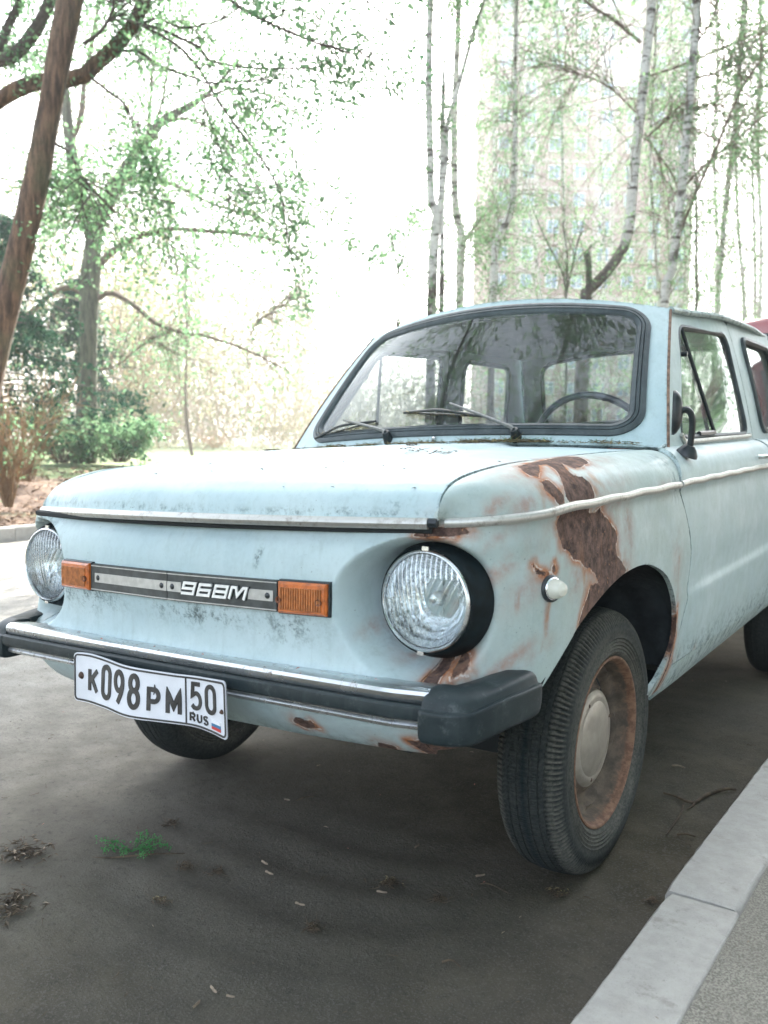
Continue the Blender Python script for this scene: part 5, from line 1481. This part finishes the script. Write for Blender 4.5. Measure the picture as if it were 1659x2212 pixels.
birch_tree('big white birch with a swept dark foot right behind the roof', [(1262, 660), (1290, 612), (1319, 578), (1345, 540), (1356, 505), (1365, 431), (1372, 335), (1384, 240), (1396, 120), (1408, 0)], (28, 27, 25, 23, 22, 21, 20, 20, 19, 20), 16,
     limbs=[([(1405, 163), (1463, 144), (1535, 115), (1659, 58), (1760, 0)], 6, 3, .5), ([(1391, 302), (1449, 254), (1511, 235), (1571, 208)], 6, 2.5, -.5), ([(1384, 91), (1324, 43), (1262, 0), (1180, -80)], 8, 4, .5), ([(1396, 297), (1453, 379), (1468, 431)], 5, 3, .5), ([(1380, 250), (1330, 200), (1270, 165), (1200, 150)], 4, 2, 0)], shade_balls=[((-3.6, 14.6, 14.2), (3.2, 3.2, 3.6), 9000, .15)], mat='birch_foot', nl=2000, n=(190, 1.6, .010), sub=(800, .8))
birch_tree('second large white birch with dark patches, right of the swept one', [(1434, 656), (1449, 599), (1458, 530), (1465, 479), (1475, 383), (1487, 240), (1499, 96), (1504, 0)], (24, 22, 20, 18, 19, 17, 16, 15), 15.5,
     limbs=[([(1482, 398), (1535, 345), (1607, 288), (1659, 240), (1740, 160)], 6, 3, 0), ([(1468, 503), (1506, 412), (1549, 316), (1602, 192), (1659, 110), (1720, 20)], 7, 4, -.8), ([(1495, 170), (1560, 150), (1659, 70)], 5, 2, 0), ([(1500, 100), (1540, 40), (1560, -30)], 6, 3, 0)], shade_balls=[((.6, 14.0, 13.6), (3.2, 3.2, 3.4), 8000, .15)], nl=2400, n=(180, 1.5, .010), sub=(760, .8))
birch_tree('slim white birch near the right edge with a dark foot', [(1549, 680), (1557, 560), (1569, 431), (1588, 264), (1602, 48), (1606, 0)], (13, 13, 12, 11, 9, 8), 19, nl=1500)
birch_tree('narrow grey birch stem at the far right', [(1607, 680), (1598, 540), (1592, 431), (1590, 330), (1600, 150), (1612, 0)], (8, 8, 7, 6, 5, 4), 22, nl=1100)
birch_tree('thin grey birch stem closest to the right edge', [(1631, 690), (1629, 500), (1626, 335), (1640, 160), (1645, 0)], (7, 7, 6, 5, 4), 24, nl=1100)
birch_tree('faint thin birch between the crooked one and the swept one', [(1223, 640), (1219, 480), (1214, 288), (1208, 120), (1200, 0)], (7, 6, 6, 5, 4), 30, nl=1400, n=(100, 2.6, .012), sub=(400, 1.3), lf=(.075, 4, .16))
birch_tree('faint leaning birch just right of the crooked one', [(1166, 640), (1161, 575), (1148, 480), (1137, 383), (1128, 250), (1120, 100), (1118, 0)], (6, 6, 5, 5, 4, 4, 3), 28, nl=1400, n=(100, 2.6, .012), sub=(400, 1.3), lf=(.075, 4, .16))
birch_tree('dark thin birch stem just left of the second large birch', [(1424, 680), (1417, 560), (1410, 450), (1404, 320), (1412, 150), (1420, 0)], (9, 8, 7, 6, 5, 4), 21, nl=1400)
birch_tree('straight green-grey sapling right of the second large birch', [(1504, 680), (1504, 560), (1504, 430), (1500, 340)], (6, 6, 5, 3), 15, nl=300, n=(40, .9, .007), sub=(120, .4), mat='bark2', group=None, name='sapling')
birch_tree('sapling with steep fan of twigs beside the swept birch foot', [(1226, 700), (1222, 640), (1215, 590), (1180, 520), (1150, 450)], (5, 5, 4, 3, 2), 16, nl=420, n=(46, 1.3, .007), sub=(140, .5), mat='bark2', group=None, extra=[([(1222, 640), (1240, 560), (1262, 470)], (4, 3, 2)), ([(1222, 645), (1226, 560), (1215, 480)], (4, 3, 2))], name='sapling')
for (px_, w_, d_, lab) in ((1300, 9, 36, 'far birch seen over the windscreen'), (1448, 8, 34, 'far birch between the two large ones'), (1640, 10, 38, 'far birch at the right edge of the frame'), (1545, 8, 40, 'far birch behind the slim right one'), (1070, 7, 40, 'far birch in front of the tower corner')):
    birch_tree(lab, [(px_, 700), (px_+4, 520), (px_-3, 300), (px_+6, 120), (px_, 0)], (w_, w_*.9, w_*.8, w_*.7, w_*.6), d_, nl=800, n=(80, 3.2, .014), sub=(300, 1.6), lf=(.09, 4, .2))
# sawn stump stub beside the swept birch
st_ = empty('cut_stump', tuple(np.array([*at(1271, 640, 16)[:2], .05])), label='short sawn stump with two knuckles behind the windscreen top', cat='stump')
Q = px_line([(1271, 700), (1272, 600), (1270, 556), (1266, 544)], 16)-np.array(st_.location); Q = np.vstack([[(0, 0, 0)], Q])
V, F = stem(Q, [pxr(15, 16), pxr(13, 16), pxr(12, 16), pxr(12, 16), pxr(15, 16)], 10); V2, F2 = stem(np.array([Q[-1], Q[-1]+[.10, 0, .10]]), [pxr(7, 16), pxr(5, 16)], 8); V, F = joinVF([(V, F), (V2, F2)]); obj('trunk', V, F, M['bark2'], st_, sharp=None)
# ------------------------------------------------------------------ canopy over the street, far wood, buildings, second vehicle
def far_wood(name, label, boxes, n, size, mat, twm, seed):
    r = np.random.default_rng(seed); L_ = []; T_l = []
    for (pa, pb, pt, pbm, d0, d1, k) in boxes:
        m = int(n*k); d = r.uniform(d0, d1, m); x = r.uniform(pa, pb, m); base_y = pbm
        y = pt+(base_y-pt)*r.uniform(0, 1, m)**.8
        C = CAM+(CF[None]+CR[None]*((x-829.5)/1918.86)[:, None]-CU[None]*((y-1106)/1918.86)[:, None])*d[:, None]
        C = C+r.normal(size=C.shape)*.8; C = C[C[:, 2] > .3]
        L_.append(leaves(r, C, size*(d0+d1)/100, 5, .35*(d0+d1)/80))
        q = int(m*.25); S = C[:q].copy(); S[:, 2] *= r.uniform(.2, .8, len(S)); P, rr = spray(r, S, np.array([0, 0, 1.])+r.normal(size=S.shape)*.35, r.uniform(1, 3.2, len(S)), np.full(len(S), .016*(d0+d1)/90), 4, 0, .1); T_l.append(tubes(P, rr, 3))
    e = empty(name, (0, 0, 0), label=label, cat='wood', kind='stuff')
    V, F = joinVF(L_); obj('foliage', V, F, mat, e, smooth=False, kind='stuff')
    V, F = joinVF(T_l); obj('twigs', V, F, twm, e, sharp=None, kind='stuff')
far_wood('far_wood', 'pale sunlit wood across the back of the lawn', [(-200, 330, 520, 965, 34, 60, 1.1), (250, 640, 600, 962, 50, 85, 1.2), (560, 900, 800, 960, 60, 95, .35), (230, 480, 560, 960, 40, 70, .55), (640, 1060, 690, 960, 60, 100, .55), (700, 1050, 820, 960, 45, 70, .3), (-150, 330, 120, 700, 30, 55, 1.3), (250, 760, 380, 800, 45, 80, .8)], 3900, .16, M['leaf_far'], M['twig_tan'], 5)
far_wood('undergrowth', 'light green undergrowth behind the birches', [(1040, 1750, 660, 960, 26, 50, .8), (1480, 1750, 420, 700, 40, 60, .6)], 3000, .13, M['leaf_birch'], M['twig2'], 6)

# crown of the street trees overhead, outside the frame; it shades the car and shows in the windscreen
def overhead():
    r = np.random.default_rng(3)
    e = empty('street_tree', (-2.6, -5.0, 0), label='large leafy tree overhanging the road in front of the car', cat='tree')
    off = -np.array([-2.6, -5.0, 0])
    tr = [(np.array([(-2.9, -5.0, 0), (-2.8, -4.9, 2.5), (-2.5, -4.2, 4.6), (-1.8, -3.0, 6.4), (-1.2, -1.6, 8.0)]), [.24, .2, .18, .14, .08])]
    lims = [(np.array([(-2.5, -4.2, 4.6), (-1.2, -2.8, 5.6), (.2, -1.2, 6.1), (1.5, .6, 6.0), (2.6, 2.4, 6.4)]), [.12, .08, .03]), (np.array([(-2.6, -4.4, 4.2), (-3.2, -2.6, 5.4), (-3.4, -.6, 6.0), (-3.0, 1.4, 6.6)]), [.11, .07, .03]),
            (np.array([(-1.8, -3.0, 6.4), (.2, -2.4, 7.2), (2.2, -1.8, 7.6), (4, -1, 7.6)]), [.1, .06, .02]), (np.array([(-1.2, -1.6, 8.0), (-.8, .4, 8.8), (-.6, 2.2, 9.0)]), [.08, .05, .02]), (np.array([(-2.2, -3.6, 5.2), (-.4, -3.6, 5.4), (1.6, -4.0, 5.6), (3.4, -4.4, 6.2)]), [.09, .06, .02])]
    V, F = joinVF([stem(P, q, 12, m=30, rough=.03, rng=r) for P, q in tr]); obj('trunk', V+off, F, M['bark'], e, sharp=None)
    B = [stem(P, q, 8, m=24, rough=.04, rng=r) for P, q in lims]
    base = np.array([resample(P, 14) for P, q in lims+tr]); S, T = pick(r, base, 420, .2, 1)
    P1, r1 = spray(r, S, unit(T*.6+r.normal(size=S.shape)*.8), r.uniform(.8, 2.4, len(S)), np.full(len(S), .012), 6, .25, .15); B.append(tubes(P1, r1, 4))
    S2, T2 = pick(r, P1, 2200, .2, 1); P2, r2 = spray(r, S2, unit(T2*.6+r.normal(size=S2.shape)*.7), r.uniform(.3, .8, len(S2)), np.full(len(S2), .005), 4, .4, .15); B.append(tubes(P2, r2, 3))
    V, F = joinVF(B); obj('branches', V+off, F, M['twig'], e, sharp=None)
    C, _ = pick(r, P2, 7500, .1, 1); V, F = leaves(r, C, .085, 3, .10); obj('crown', V+off, F, M['leaf'], e, smooth=False, kind='stuff')
overhead()

# trees of the strip on the right, outside the frame, added to cut the light on the car's side
for (tx, ty, lab) in ((6.2, -3.0, 'added leafy lime tree standing right of the pavement, nearest the camera'), (6.6, 2.2, 'added leafy lime tree right of the parked saloon'), (7.0, 7.4, 'added leafy lime tree right of the red van'), (5.6, 13.0, 'added leafy lime tree beyond the red van'), (7.4, 19.5, 'added leafy lime tree farthest along the pavement')):
    r = np.random.default_rng(int(tx*10+ty*7)); e = empty('added_lime_tree', (tx, ty, 0), label=lab, cat='tree', group='added lime trees along the pavement'); P = np.array([(0, 0, 0), (.05, 0, 2.2), (0, .1, 4.6), (.1, 0, 7)], float)
    V, F = stem(P, [.16, .13, .10, .05], 10, m=24); obj('trunk', V, F, M['bark'], e, sharp=None)
    shade_ball(r, (0, 0, 4.9), np.array([2.5, 2.7, 3.4]), 6000, .15, e, M['leaf'], np.zeros(3))
def wallm(name, a, b):
    t = NT(name); f = t.noise(.6, 4); c = t.mix(t.ramp(f, .3, .7), a, b); t.pbr(c, .85, 0); return t.done()
M['facade'] = wallm('pink_brick_facade', (.235, .135, .115), (.28, .17, .14)); M['facade_pale'] = wallm('cream_facade_panel', (.34, .28, .24), (.38, .32, .28))
M['pane'] = simple('distant_window_glass', (.09, .19, .30), .2, 0, .2, 1.0); M['frame_white'] = simple('white_window_frame', (.62, .63, .63), .5, 0, .05)
M['facade_red'] = wallm('red_brick', (.36, .16, .13), (.42, .20, .16)); M['roofm'] = simple('flat_roof', (.2, .2, .2), .8)
def tower(pxl, pxr_, dist, H, cols, storeys, label, pale_every=3, h0=2.8, zb=0.0, red=None, depth=16):
    A = at(pxl, 960, dist); B = at(pxr_, 960, dist*1.0)
    A[2] = B[2] = zb; W = np.linalg.norm(B-A); ux = unit(B-A); n = np.cross(ux, [0, 0, 1.]); n = n if n @ (CAM-A) > 0 else -n
    e = empty('apartment_tower', tuple(A), label=label, cat='building')
    P = lambda u, v, w: ux*u+np.array([0, 0, v])+n*w
    def bx(mb, u0, u1, v0, v1, w0, w1):
        V = [P(u, v, w) for w in (w0, w1) for (u, v) in ((u0, v0), (u1, v0), (u1, v1), (u0, v1))]
        mb.add(V, [(0, 1, 2, 3), (4, 7, 6, 5), (0, 4, 5, 1), (1, 5, 6, 2), (2, 6, 7, 3), (3, 7, 4, 0)])
    mb = MB(); bx(mb, 0, W, 0, H, -depth, 0); mb.build('wall', M['facade'] if not red else M['facade_red'], e, smooth=False)
    mb = MB(); bx(mb, -.3, W+.3, H+.01, H+1.0, -depth-.3, .3); mb.build('roof', M['roofm'], e, smooth=False)
    mb = MB()
    for s in range(storeys): bx(mb, -.05, W+.05, (s+1)*h0-.22, (s+1)*h0+.10, -depth-.05, .06)
    mb.build('floor_band', M['facade_pale'], e, smooth=False, kind='stuff')
    cw = W/cols
    for c in range(cols):
        if c % pale_every == 1:
            mb = MB(); bx(mb, c*cw+.2, c*cw+cw-.2, 1, H-.5, .065, .12); mb.build('pale_panel', M['facade_pale'], e, smooth=False)
    ww, wh = min(1.25, cw*.42), 1.3
    mf = MB(); bx(mf, -ww/2-.08, ww/2+.08, -.08, wh+.08, .125, .17); fm = mf.build('window', M['frame_white'], e, smooth=False); fme = fm.data
    mp = MB(); bx(mp, -ww/2, -.04, 0, wh, .172, .18); bx(mp, .04, ww/2, 0, wh, .172, .18); pm = mp.build('pane', M['pane'], fm, smooth=False); pme = pm.data
    first = True; cnt = 0
    for s in range(storeys):
        for c in range(cols):
            loc = ux*(c+.5)*cw+np.array([0, 0, s*h0+.9])
            if first: fm.location = loc; first = False; continue
            if cnt > 280: continue
            cnt += 1
            f = bpy.data.objects.new('window', fme); p = bpy.data.objects.new('pane', pme)
            for q in (f, p): COL.objects.link(q)
            f.parent = e; f.location = loc; p.parent = f
tower(1045, 1475, 95, 50, 8, 17, 'tall pale pink apartment tower behind the birches')
tower(634, 662, 330, 58, 4, 19, 'slim distant tower far beyond the lawn, red brick', pale_every=2, red=True)

# red vehicle parked behind
def red_van():
    e = empty('parked_van', (.47, 3.75, 0), label='dark red van parked right behind the blue saloon', cat='van')
    Mr = simple('dark_red_paint', (.20, .02, .018), .3, 0, .1, 10, .05, **{'Coat Weight': .5}); Mg = M['sideglass']
    Wd = .84; prof = [(0, .35), (-.02, .60), (.02, .92), (.55, 1.08), (1.15, 1.80), (1.45, 1.93), (3.0, 1.97), (4.1, 1.92), (4.28, 1.75), (4.32, .9), (4.30, .35)]
    prof = [tuple(p) for p in smooth_line(prof, 60)]
    m = len(prof); V = []
    for i, xx in enumerate((-1, -.93, -.6, 0, .6, .93, 1)):
        k = {1: .0, .93: .03, .6: .055, 0: .065}[abs(xx)]
        for (y, z) in prof: 
            t = sstep(1.0, 1.9, z); V.append((xx*(Wd-.12*t), y-(k*.8 if z < 1 and y < 1 else 0), z+(k if z > 1.05 else 0)))
    F = [(i*m+j, i*m+j+1, (i+1)*m+j+1, (i+1)*m+j) for i in range(6) for j in range(m-1)]
    F += [tuple(range(m))[::-1], tuple(range(6*m, 7*m))]
    obj('body', np.array(V), F, Mr, e, sharp=40)
    def quad(name, pts, mat, th=.006):
        pts = np.array(pts, float); n = unit(np.cross(pts[1]-pts[0], pts[2]-pts[0])); mb = MB(); k = len(pts)
        mb.add(np.vstack([pts, pts+n*th]), [tuple(range(k))[::-1], tuple(range(k, 2*k))]+[(i, (i+1) % k, k+(i+1) % k, k+i) for i in range(k)]); return mb.build(name, mat, e, smooth=False)
    dg = simple('dark_van_glass', (.012, .016, .02), .05)
    quad('windscreen', [(-.70, .50, 1.14), (.70, .50, 1.14), (.63, 1.10, 1.82), (-.63, 1.10, 1.82)], dg, .02)
    for sx in (-1, 1):
        for (a, b) in ((1.0, 1.75), (1.85, 2.9), (3.0, 4.0)):
            P = [(sx*.838, a, 1.12), (sx*.838, b, 1.12), (sx*.752, b, 1.72), (sx*.752, a+.32*(a == 1.0), 1.72)]
            quad('side_window', P if sx > 0 else P[::-1], dg, .008)
        mb = MB(); mb.box((sx*.52-.12, -.045, .66), (sx*.52+.12, .03, .84)); mb.build('headlight', M['white'], e, smooth=False)
        for yy in (.82, 3.5):
            w = MB(); w.lathe([(.2, -.09), (.31, -.09), (.325, -.05), (.325, .05), (.31, .09), (.2, .09)], (sx*.75, yy, .325), (1, 0, 0), 40, True); wo = w.build('wheel', M['tyre'], e)
            w = MB(); w.lathe([(0, .06), (.12, .07), (.19, .05), (.20, .085)], (sx*.75, yy, .325), (sx, 0, 0), 30); w.build('rim', M['hubcap'], wo)
    mb = MB(); mb.box((-.84, -.10, .34), (.84, .0, .56)); mb.build('bumper', M['plastic'], e, smooth=False)
    mb = MB(); mb.box((-.30, -.035, .64), (.30, .02, .80)); mb.build('grille', M['plastic'], e, smooth=False)
red_van()

# air
hz = NT('thin_haze'); pv = hz.n('ShaderNodeVolumePrincipled', inp={'Color': (.93, .96, 1, 1), 'Density': .0021, 'Anisotropy': .45}); hz.t.links.new(pv.outputs[0], hz.out.inputs[1])
mb = MB(); mb.box((-320, -65, -1.2), (320, 420, 62)); hzo = mb.build('haze', hz.m, None, smooth=False, kind='stuff')
# ------------------------------------------------------------------ litter, twigs, blossom bits
M['litter'] = simple('dry_litter', (.075, .055, .035), .9, 0, .5, 40); M['seed'] = simple('pale_maple_seeds', (.22, .17, .12), .7, 0, .3, 60)
M['sprig'] = leafm('fresh_green_sprig', (.06, .20, .07), (.12, .32, .12), .4); M['petal'] = simple('reddish_bud_scales', (.42, .16, .11), .7, 0, .3, 40)
M['moss'] = simple('faded_blossom_bits', (.22, .18, .09), .9, 0, .5, 60)
rd_ = np.random.default_rng(77)
def gz(x, y): return float(relief(np.array(x), np.array(y)))
def flakes(C, size, asp=.5, lift=.004, rng=rd_):
    n = len(C); a = rng.uniform(0, 6.28, n); s = size*rng.uniform(.5, 1.4, n); t = rng.normal(size=(n, 2))*.35
    d = np.stack([np.cos(a), np.sin(a), t[:, 0]*.5], -1)*s[:, None]; b = np.stack([-np.sin(a), np.cos(a), t[:, 1]*.5], -1)*s[:, None]*asp
    C = C+np.array([0, 0, lift]); up = np.array([0, 0, 1])*(s*.18)[:, None]
    V = np.stack([C-d, C-d*.2+b*.5+up, C+d, C-d*.2-b*.5+up], 1).reshape(-1, 3); return V, np.arange(4*n).reshape(-1, 4)
def sticks(C, L_, r, n_, flat=True, rng=rd_, lift=.004):
    a = rng.uniform(0, 6.28, n_); D = np.stack([np.cos(a), np.sin(a), rng.normal(size=n_)*(.05 if flat else .5)], -1)
    P, rr = spray(rng, C+[0, 0, lift], D, L_*rng.uniform(.4, 1.3, n_), np.full(n_, r), 4, 0, .25); P[..., 2] = np.maximum(P[..., 2], C[:, None, 2]+r*.6) if flat else P[..., 2]; return tubes(P, rr, 4)
def onroad(px, py): p = at(px, py, z=-.003); return np.array([p[0], p[1], gz(p[0], p[1])])
# scattered bits on the road: far too many to count
n = 2100; x = rd_.uniform(-3.2, .90, n); y = rd_.uniform(-1.75, 2.5, n)
C = np.stack([x, y, np.array([gz(a, b) for a, b in zip(x, y)])], -1)
def lit(name, V, F, m, label, cat, kind='stuff'): return obj(name, V, F, m, None, smooth=False, label=label, cat=cat, kind=kind)
lit('road_litter', *joinVF([flakes(np.vstack([C[:760], C[1500:]]), .0052), sticks(C[760:1100], .022, .0013, 340)]), M['litter'], 'tiny dark crumbs and stalks strewn over the asphalt', 'litter')
lit('fallen_seeds', *flakes(C[1100:1190], .0075, .45), M['seed'], 'small pale winged seeds strewn over the asphalt', 'seeds')
lit('bud_scales', *flakes(C[1200:1240], .005, .6), M['petal'], 'tiny reddish bud scales on the asphalt', 'bud scales')
n = 90; C = np.stack([rd_.uniform(.94, 1.6, n), rd_.uniform(-1.3, 2.6, n), np.full(n, .107)], -1)
lit('kerb_litter', *flakes(C, .0045), M['seed'], 'pale crumbs lying on the kerb and pavement', 'litter')
def seed(px, py, lab, s=.017, ang=0.3, m='seed'):
    c = onroad(px, py); e = []; a = ang; d = np.array([math.cos(a), math.sin(a), 0]); b = np.array([-math.sin(a), math.cos(a), 0])
    k = np.linspace(0, 1, 6); w = np.array([.18, .26, .20, .30, .26, .05])*s; h = np.array([.10, .16, .06, .05, .04, .02])*s+.003
    V = [];
    for i in range(6): V += [c+d*(k[i]-.5)*s*2+b*w[i]+[0, 0, h[i]*.4], c+d*(k[i]-.5)*s*2+[0, 0, h[i]+.001], c+d*(k[i]-.5)*s*2-b*w[i]+[0, 0, h[i]*.4]]
    F = [(3*i+j, 3*i+3+j, 3*i+4+j, 3*i+1+j) for i in range(5) for j in (0, 1)]
    obj('winged_seed', np.array(V), F, M[m], None, label=lab, cat='seed', group='winged seeds on the asphalt')
for i, (px, py, ang, lab) in enumerate([(572, 1862, -.5, 'pale winged seed behind its twin, below the number plate'), (582, 1888, -.3, 'pale winged seed in front of its twin, below the number plate'), (648, 1947, -.1, 'curled pale seed right of the twin seeds'), (825, 1927, .1, 'brownish seed at the middle of the dark asphalt'),
        (1037, 1897, .7, 'grey seed left of the front tyre on dark asphalt'), (462, 2132, -.6, 'larger pale seed of the nearest pair on the road'), (498, 2146, .1, 'smaller pale seed of the nearest pair on the road'), (424, 2163, 1.5, 'upright pale seed left of the nearest pair'), (688, 1652, 1.2, 'small white seed just under the bumper shadow'), (900, 1830, 1.3, 'leaf-like grey seed standing on edge under the car front'), (620, 1727, .1, 'faint thin seed far under the bumper')]):
    seed(px, py, lab, ang=ang+.3, s=.008 if i in (6, 8, 10) else .012)
def clump(px, py, w, h, lab, nm='litter_clump', mats=('litter', 'seed'), n=60, size=.010):
    c = onroad(px, py); q = abs(onroad(px+w, py)-onroad(px-w, py)); R1 = .5*np.linalg.norm(onroad(px+w, py)-onroad(px-w, py)); R2 = .5*np.linalg.norm(onroad(px, py+h)-onroad(px, py-h))
    u = rd_.normal(size=(n, 2))*.45; C = c+u[:, :1]*CR*[1, 1, 0]*R1+u[:, 1:]*unit(CF*[1, 1, 0])*R2; C[:, 2] = c[2]+rd_.uniform(0, .008, n)
    e = obj(nm, *joinVF([flakes(C, size*1.1), sticks(C[:n//3], size*3, .0013, n//3)]), M[mats[0]], None, smooth=False, label=lab, cat='litter', group='litter clumps on the asphalt')
    if len(mats) > 1: obj('pale_bits', *flakes(C[:n//4]+[0, 0, .004], size*.8), M[mats[1]], e, smooth=False, kind='stuff')
clump(50, 1845, 60, 26, 'largest brown litter clump at the left edge of the road', n=110); clump(25, 1960, 45, 40, 'brown litter clump at the left edge, nearer the camera', n=90)
clump(370, 1777, 18, 12, 'small dark clump above the green sprig', mats=('litter',), n=36, size=.007); clump(400, 1868, 28, 10, 'flat dark clump right of the green sprig', mats=('litter',), n=40, size=.007)
clump(468, 1880, 22, 12, 'thin stalky clump between sprig and twin seeds', mats=('litter',), n=36, size=.007); clump(680, 2010, 24, 10, 'round dark clump in the middle foreground', mats=('litter',), n=50, size=.007)
clump(840, 1908, 28, 12, 'dark clump beside the brownish seed', mats=('litter', 'moss'), n=50, size=.007); clump(1205, 1938, 26, 12, 'greenish dark clump at the foot of the tyre', mats=('litter', 'moss'), n=50, size=.007)
clump(1408, 1950, 12, 6, 'small black crumb clump between tyre and kerb', mats=('litter',), n=24, size=.006); clump(948, 1950, 20, 12, 'dim clump left of the tyre foot', mats=('litter',), n=30, size=.007); clump(350, 1945, 20, 8, 'small sandy clump below the green sprig', mats=('litter', 'moss'), n=30, size=.006)
# green sprig
def sprig():
    c = onroad(285, 1838); e = empty('green_sprig', tuple(c), label='fresh green sprig with tiny flower heads lying on the road', cat='sprig')
    ax = CR*[1, 1, 0]; ay = unit(CF*[1, 1, 0]); T = []; Q = []
    for (x0, y0, x1, y1) in ((.0, 0, -.085, .035), (-.03, .01, -.06, -.015), (0, 0, .05, .05), (0, 0, .055, -.01), (.02, .01, .035, -.05), (0, 0, .01, .07), (0, 0, -.02, -.03), (.03, .02, .085, .01)):
        P = smooth_line([ax*x0+ay*y0+[0, 0, .006], ax*(x0+x1)/2+ay*((y0+y1)/2+.01)+[0, 0, .016], ax*x1+ay*y1+[0, 0, .018]], 8); T.append(stem(P, [.0013, .0009], 5, m=8)); Q.append(P[3:])
    Q = np.vstack(Q); V, F = joinVF(T); obj('stalks', V, F, M['sprig'], e)
    C = np.repeat(Q, 7, 0)+rd_.normal(size=(len(Q)*7, 3))*[.006, .006, .004]; C[:, 2] = np.maximum(C[:, 2], .004); V, F = leaves(rd_, C, .0062, 2, .002); V[:, 2] = np.maximum(V[:, 2], .002); obj('florets', V, F, M['sprig'], e, smooth=False, kind='stuff')
    P = np.array([ax*-.09+ay*-.03+[0, 0, .004], ax*-.03+ay*-.035+[0, 0, .008], ax*.05+ay*-.02+[0, 0, .010], ax*.13+ay*.0+[0, 0, .004]]); V, F = stem(P, [.002, .0025, .0015], 6, m=14); obj('dark_stick', V, F, M['litter'], e)
sprig()
def twig(pts, w, lab, branches=(), m='litter'):
    P = np.array([onroad(*p)+[0, 0, .006+.006*(i % 2)] for i, p in enumerate(pts)]); V = [stem(P, w, 7, m=24, rough=.08, rng=rd_)]
    for b in branches: Q = np.array([onroad(*p)+[0, 0, .006] for p in b]); V.append(stem(Q, [w[-1], w[-1]*.5], 6, m=12))
    obj('fallen_twig', *joinVF(V), M[m], None, label=lab, cat='twig')
twig([(1588, 1709), (1570, 1712), (1545, 1713), (1522, 1727), (1500, 1738), (1478, 1738), (1460, 1725), (1433, 1722)], [.004, .0055, .0045, .004, .003], 'forked dark twig lying between the front wheel and the kerb', [[(1478, 1738), (1470, 1762), (1452, 1790), (1440, 1808)], [(1500, 1738), (1496, 1745), (1484, 1752)]])
twig([(1462, 1808), (1480, 1811), (1502, 1811)], [.003, .0025], 'short straight stick just below the forked twig')
twig([(1452, 1657), (1465, 1661), (1480, 1662)], [.0025, .002], 'short pale stick behind the forked twig', m='seed')
twig([(955, 2081), (975, 2084), (995, 2093)], [.0022, .0015], 'small dark stick in the near foreground'); twig([(640, 1732), (660, 1728), (685, 1722)], [.0015, .001], 'hair-thin stick in the shadow under the bumper')
twig([(1035, 1915), (1060, 1922), (1100, 1938)], [.0016, .001], 'thin curved stick left of the tyre foot')

# blossom bits on the car: scuttle, bonnet, wiper, bumper
def car_bits():
    pts = []
    for x0, x1, k, sp in ((-.52, -.38, 60, .010), (-.34, -.24, 34, .008), (-.18, -.05, 34, .006), (-.05, .12, 60, .007), (.10, .27, 230, .014), (.24, .36, 260, .016), (.38, .45, 20, .006), (.47, .60, 80, .010), (-.5, .6, 60, .008)):
        x = rd_.uniform(x0, x1, k); y = cowl_y(x)-.002+rd_.normal(size=k)*sp-.012*rd_.uniform(0, 1, k); z = .9125-.06*(x/.67)**2*.36+rd_.uniform(0, .010, k)*(sp > .009)
        P = screen(x/.672, np.zeros(k)+.012); z = np.maximum(P[:, 2]-.002, z); pts.append(np.stack([x, y, z], -1))
    C = b2w(np.vstack(pts)); n = len(C)
    e = obj('scuttle_litter', *joinVF([flakes(C, .0078, .6), sticks(C[:n//3], .034, .0012, n//3)]), M['moss'], None, smooth=False, label='dry blossom bits collected along the foot of the windscreen', cat='litter', kind='stuff')
    obj('dark_bits', *joinVF([flakes(C[::3]+[0, 0, .004], .0045, .6), sticks(C[1::5], .03, .001, len(C[1::5]))]), M['litter'], e, smooth=False, kind='stuff')
    obj('green_bits', *flakes(C[::6]+[0, 0, .006], .005, .7), M['sprig'], e, smooth=False, kind='stuff')
    pts = []
    for (a, b, k, s) in ((-.28, .62, 18, .016), (-.20, .66, 14, .012), (.18, .80, 12, .010), (.52, .62, 26, .030), (.30, .88, 14, .02), (-.62, .70, 12, .02), (-.5, .85, 10, .02), (.0, .5, 26, .30), (.45, .45, 12, .15)):
        aa = np.clip(a+rd_.normal(size=k)*s*1.6, -.98, .98); bb = np.clip(b+rd_.normal(size=k)*s, .1, .99); pts.append(bonnet(aa, bb))
    C = b2w(sag(np.vstack(pts))); obj('bonnet_litter', *joinVF([flakes(C, .0052, .6, .002), sticks(C[:70], .020, .0009, 70, lift=.002)]), M['litter'], None, smooth=False, label='small dark bits scattered over the pale bonnet', cat='litter', kind='stuff')
    obj('bud_scales', *flakes(b2w(np.array([[-.19, -.745, .512], [-.02, -.742, .513], [.10, -.72, .506], [.36, -.728, .512], [.52, -.70, .506], [-.33, -.70, .505]])), .0065, .6, .003), M['petal'], None, smooth=False, label='few reddish bud scales on the chrome bumper', cat='bud scales', kind='stuff')
    S = lambda x, b, h: screen(np.array(x/(.672-.112*b)), np.array(b))+np.array([0, -.80, .58])*h
    C = b2w(np.array([S(x, .205-.06*(x+.17)/.3, .016+rd_.uniform(-.008, .006)) for x in rd_.uniform(-.15, .10, 70)]+[S(x, .10+.22*(x+.55)*.5, .014+rd_.uniform(-.006, .006)) for x in rd_.uniform(-.54, -.30, 60)]))
    obj('wiper_litter', *joinVF([flakes(C, .005, .6, 0), sticks(C[::3], .02, .0009, len(C[::3]), flat=False)]), M['moss'], None, smooth=False, label='dry catkin bits caught in the wiper blades', cat='litter', kind='stuff')
car_bits()
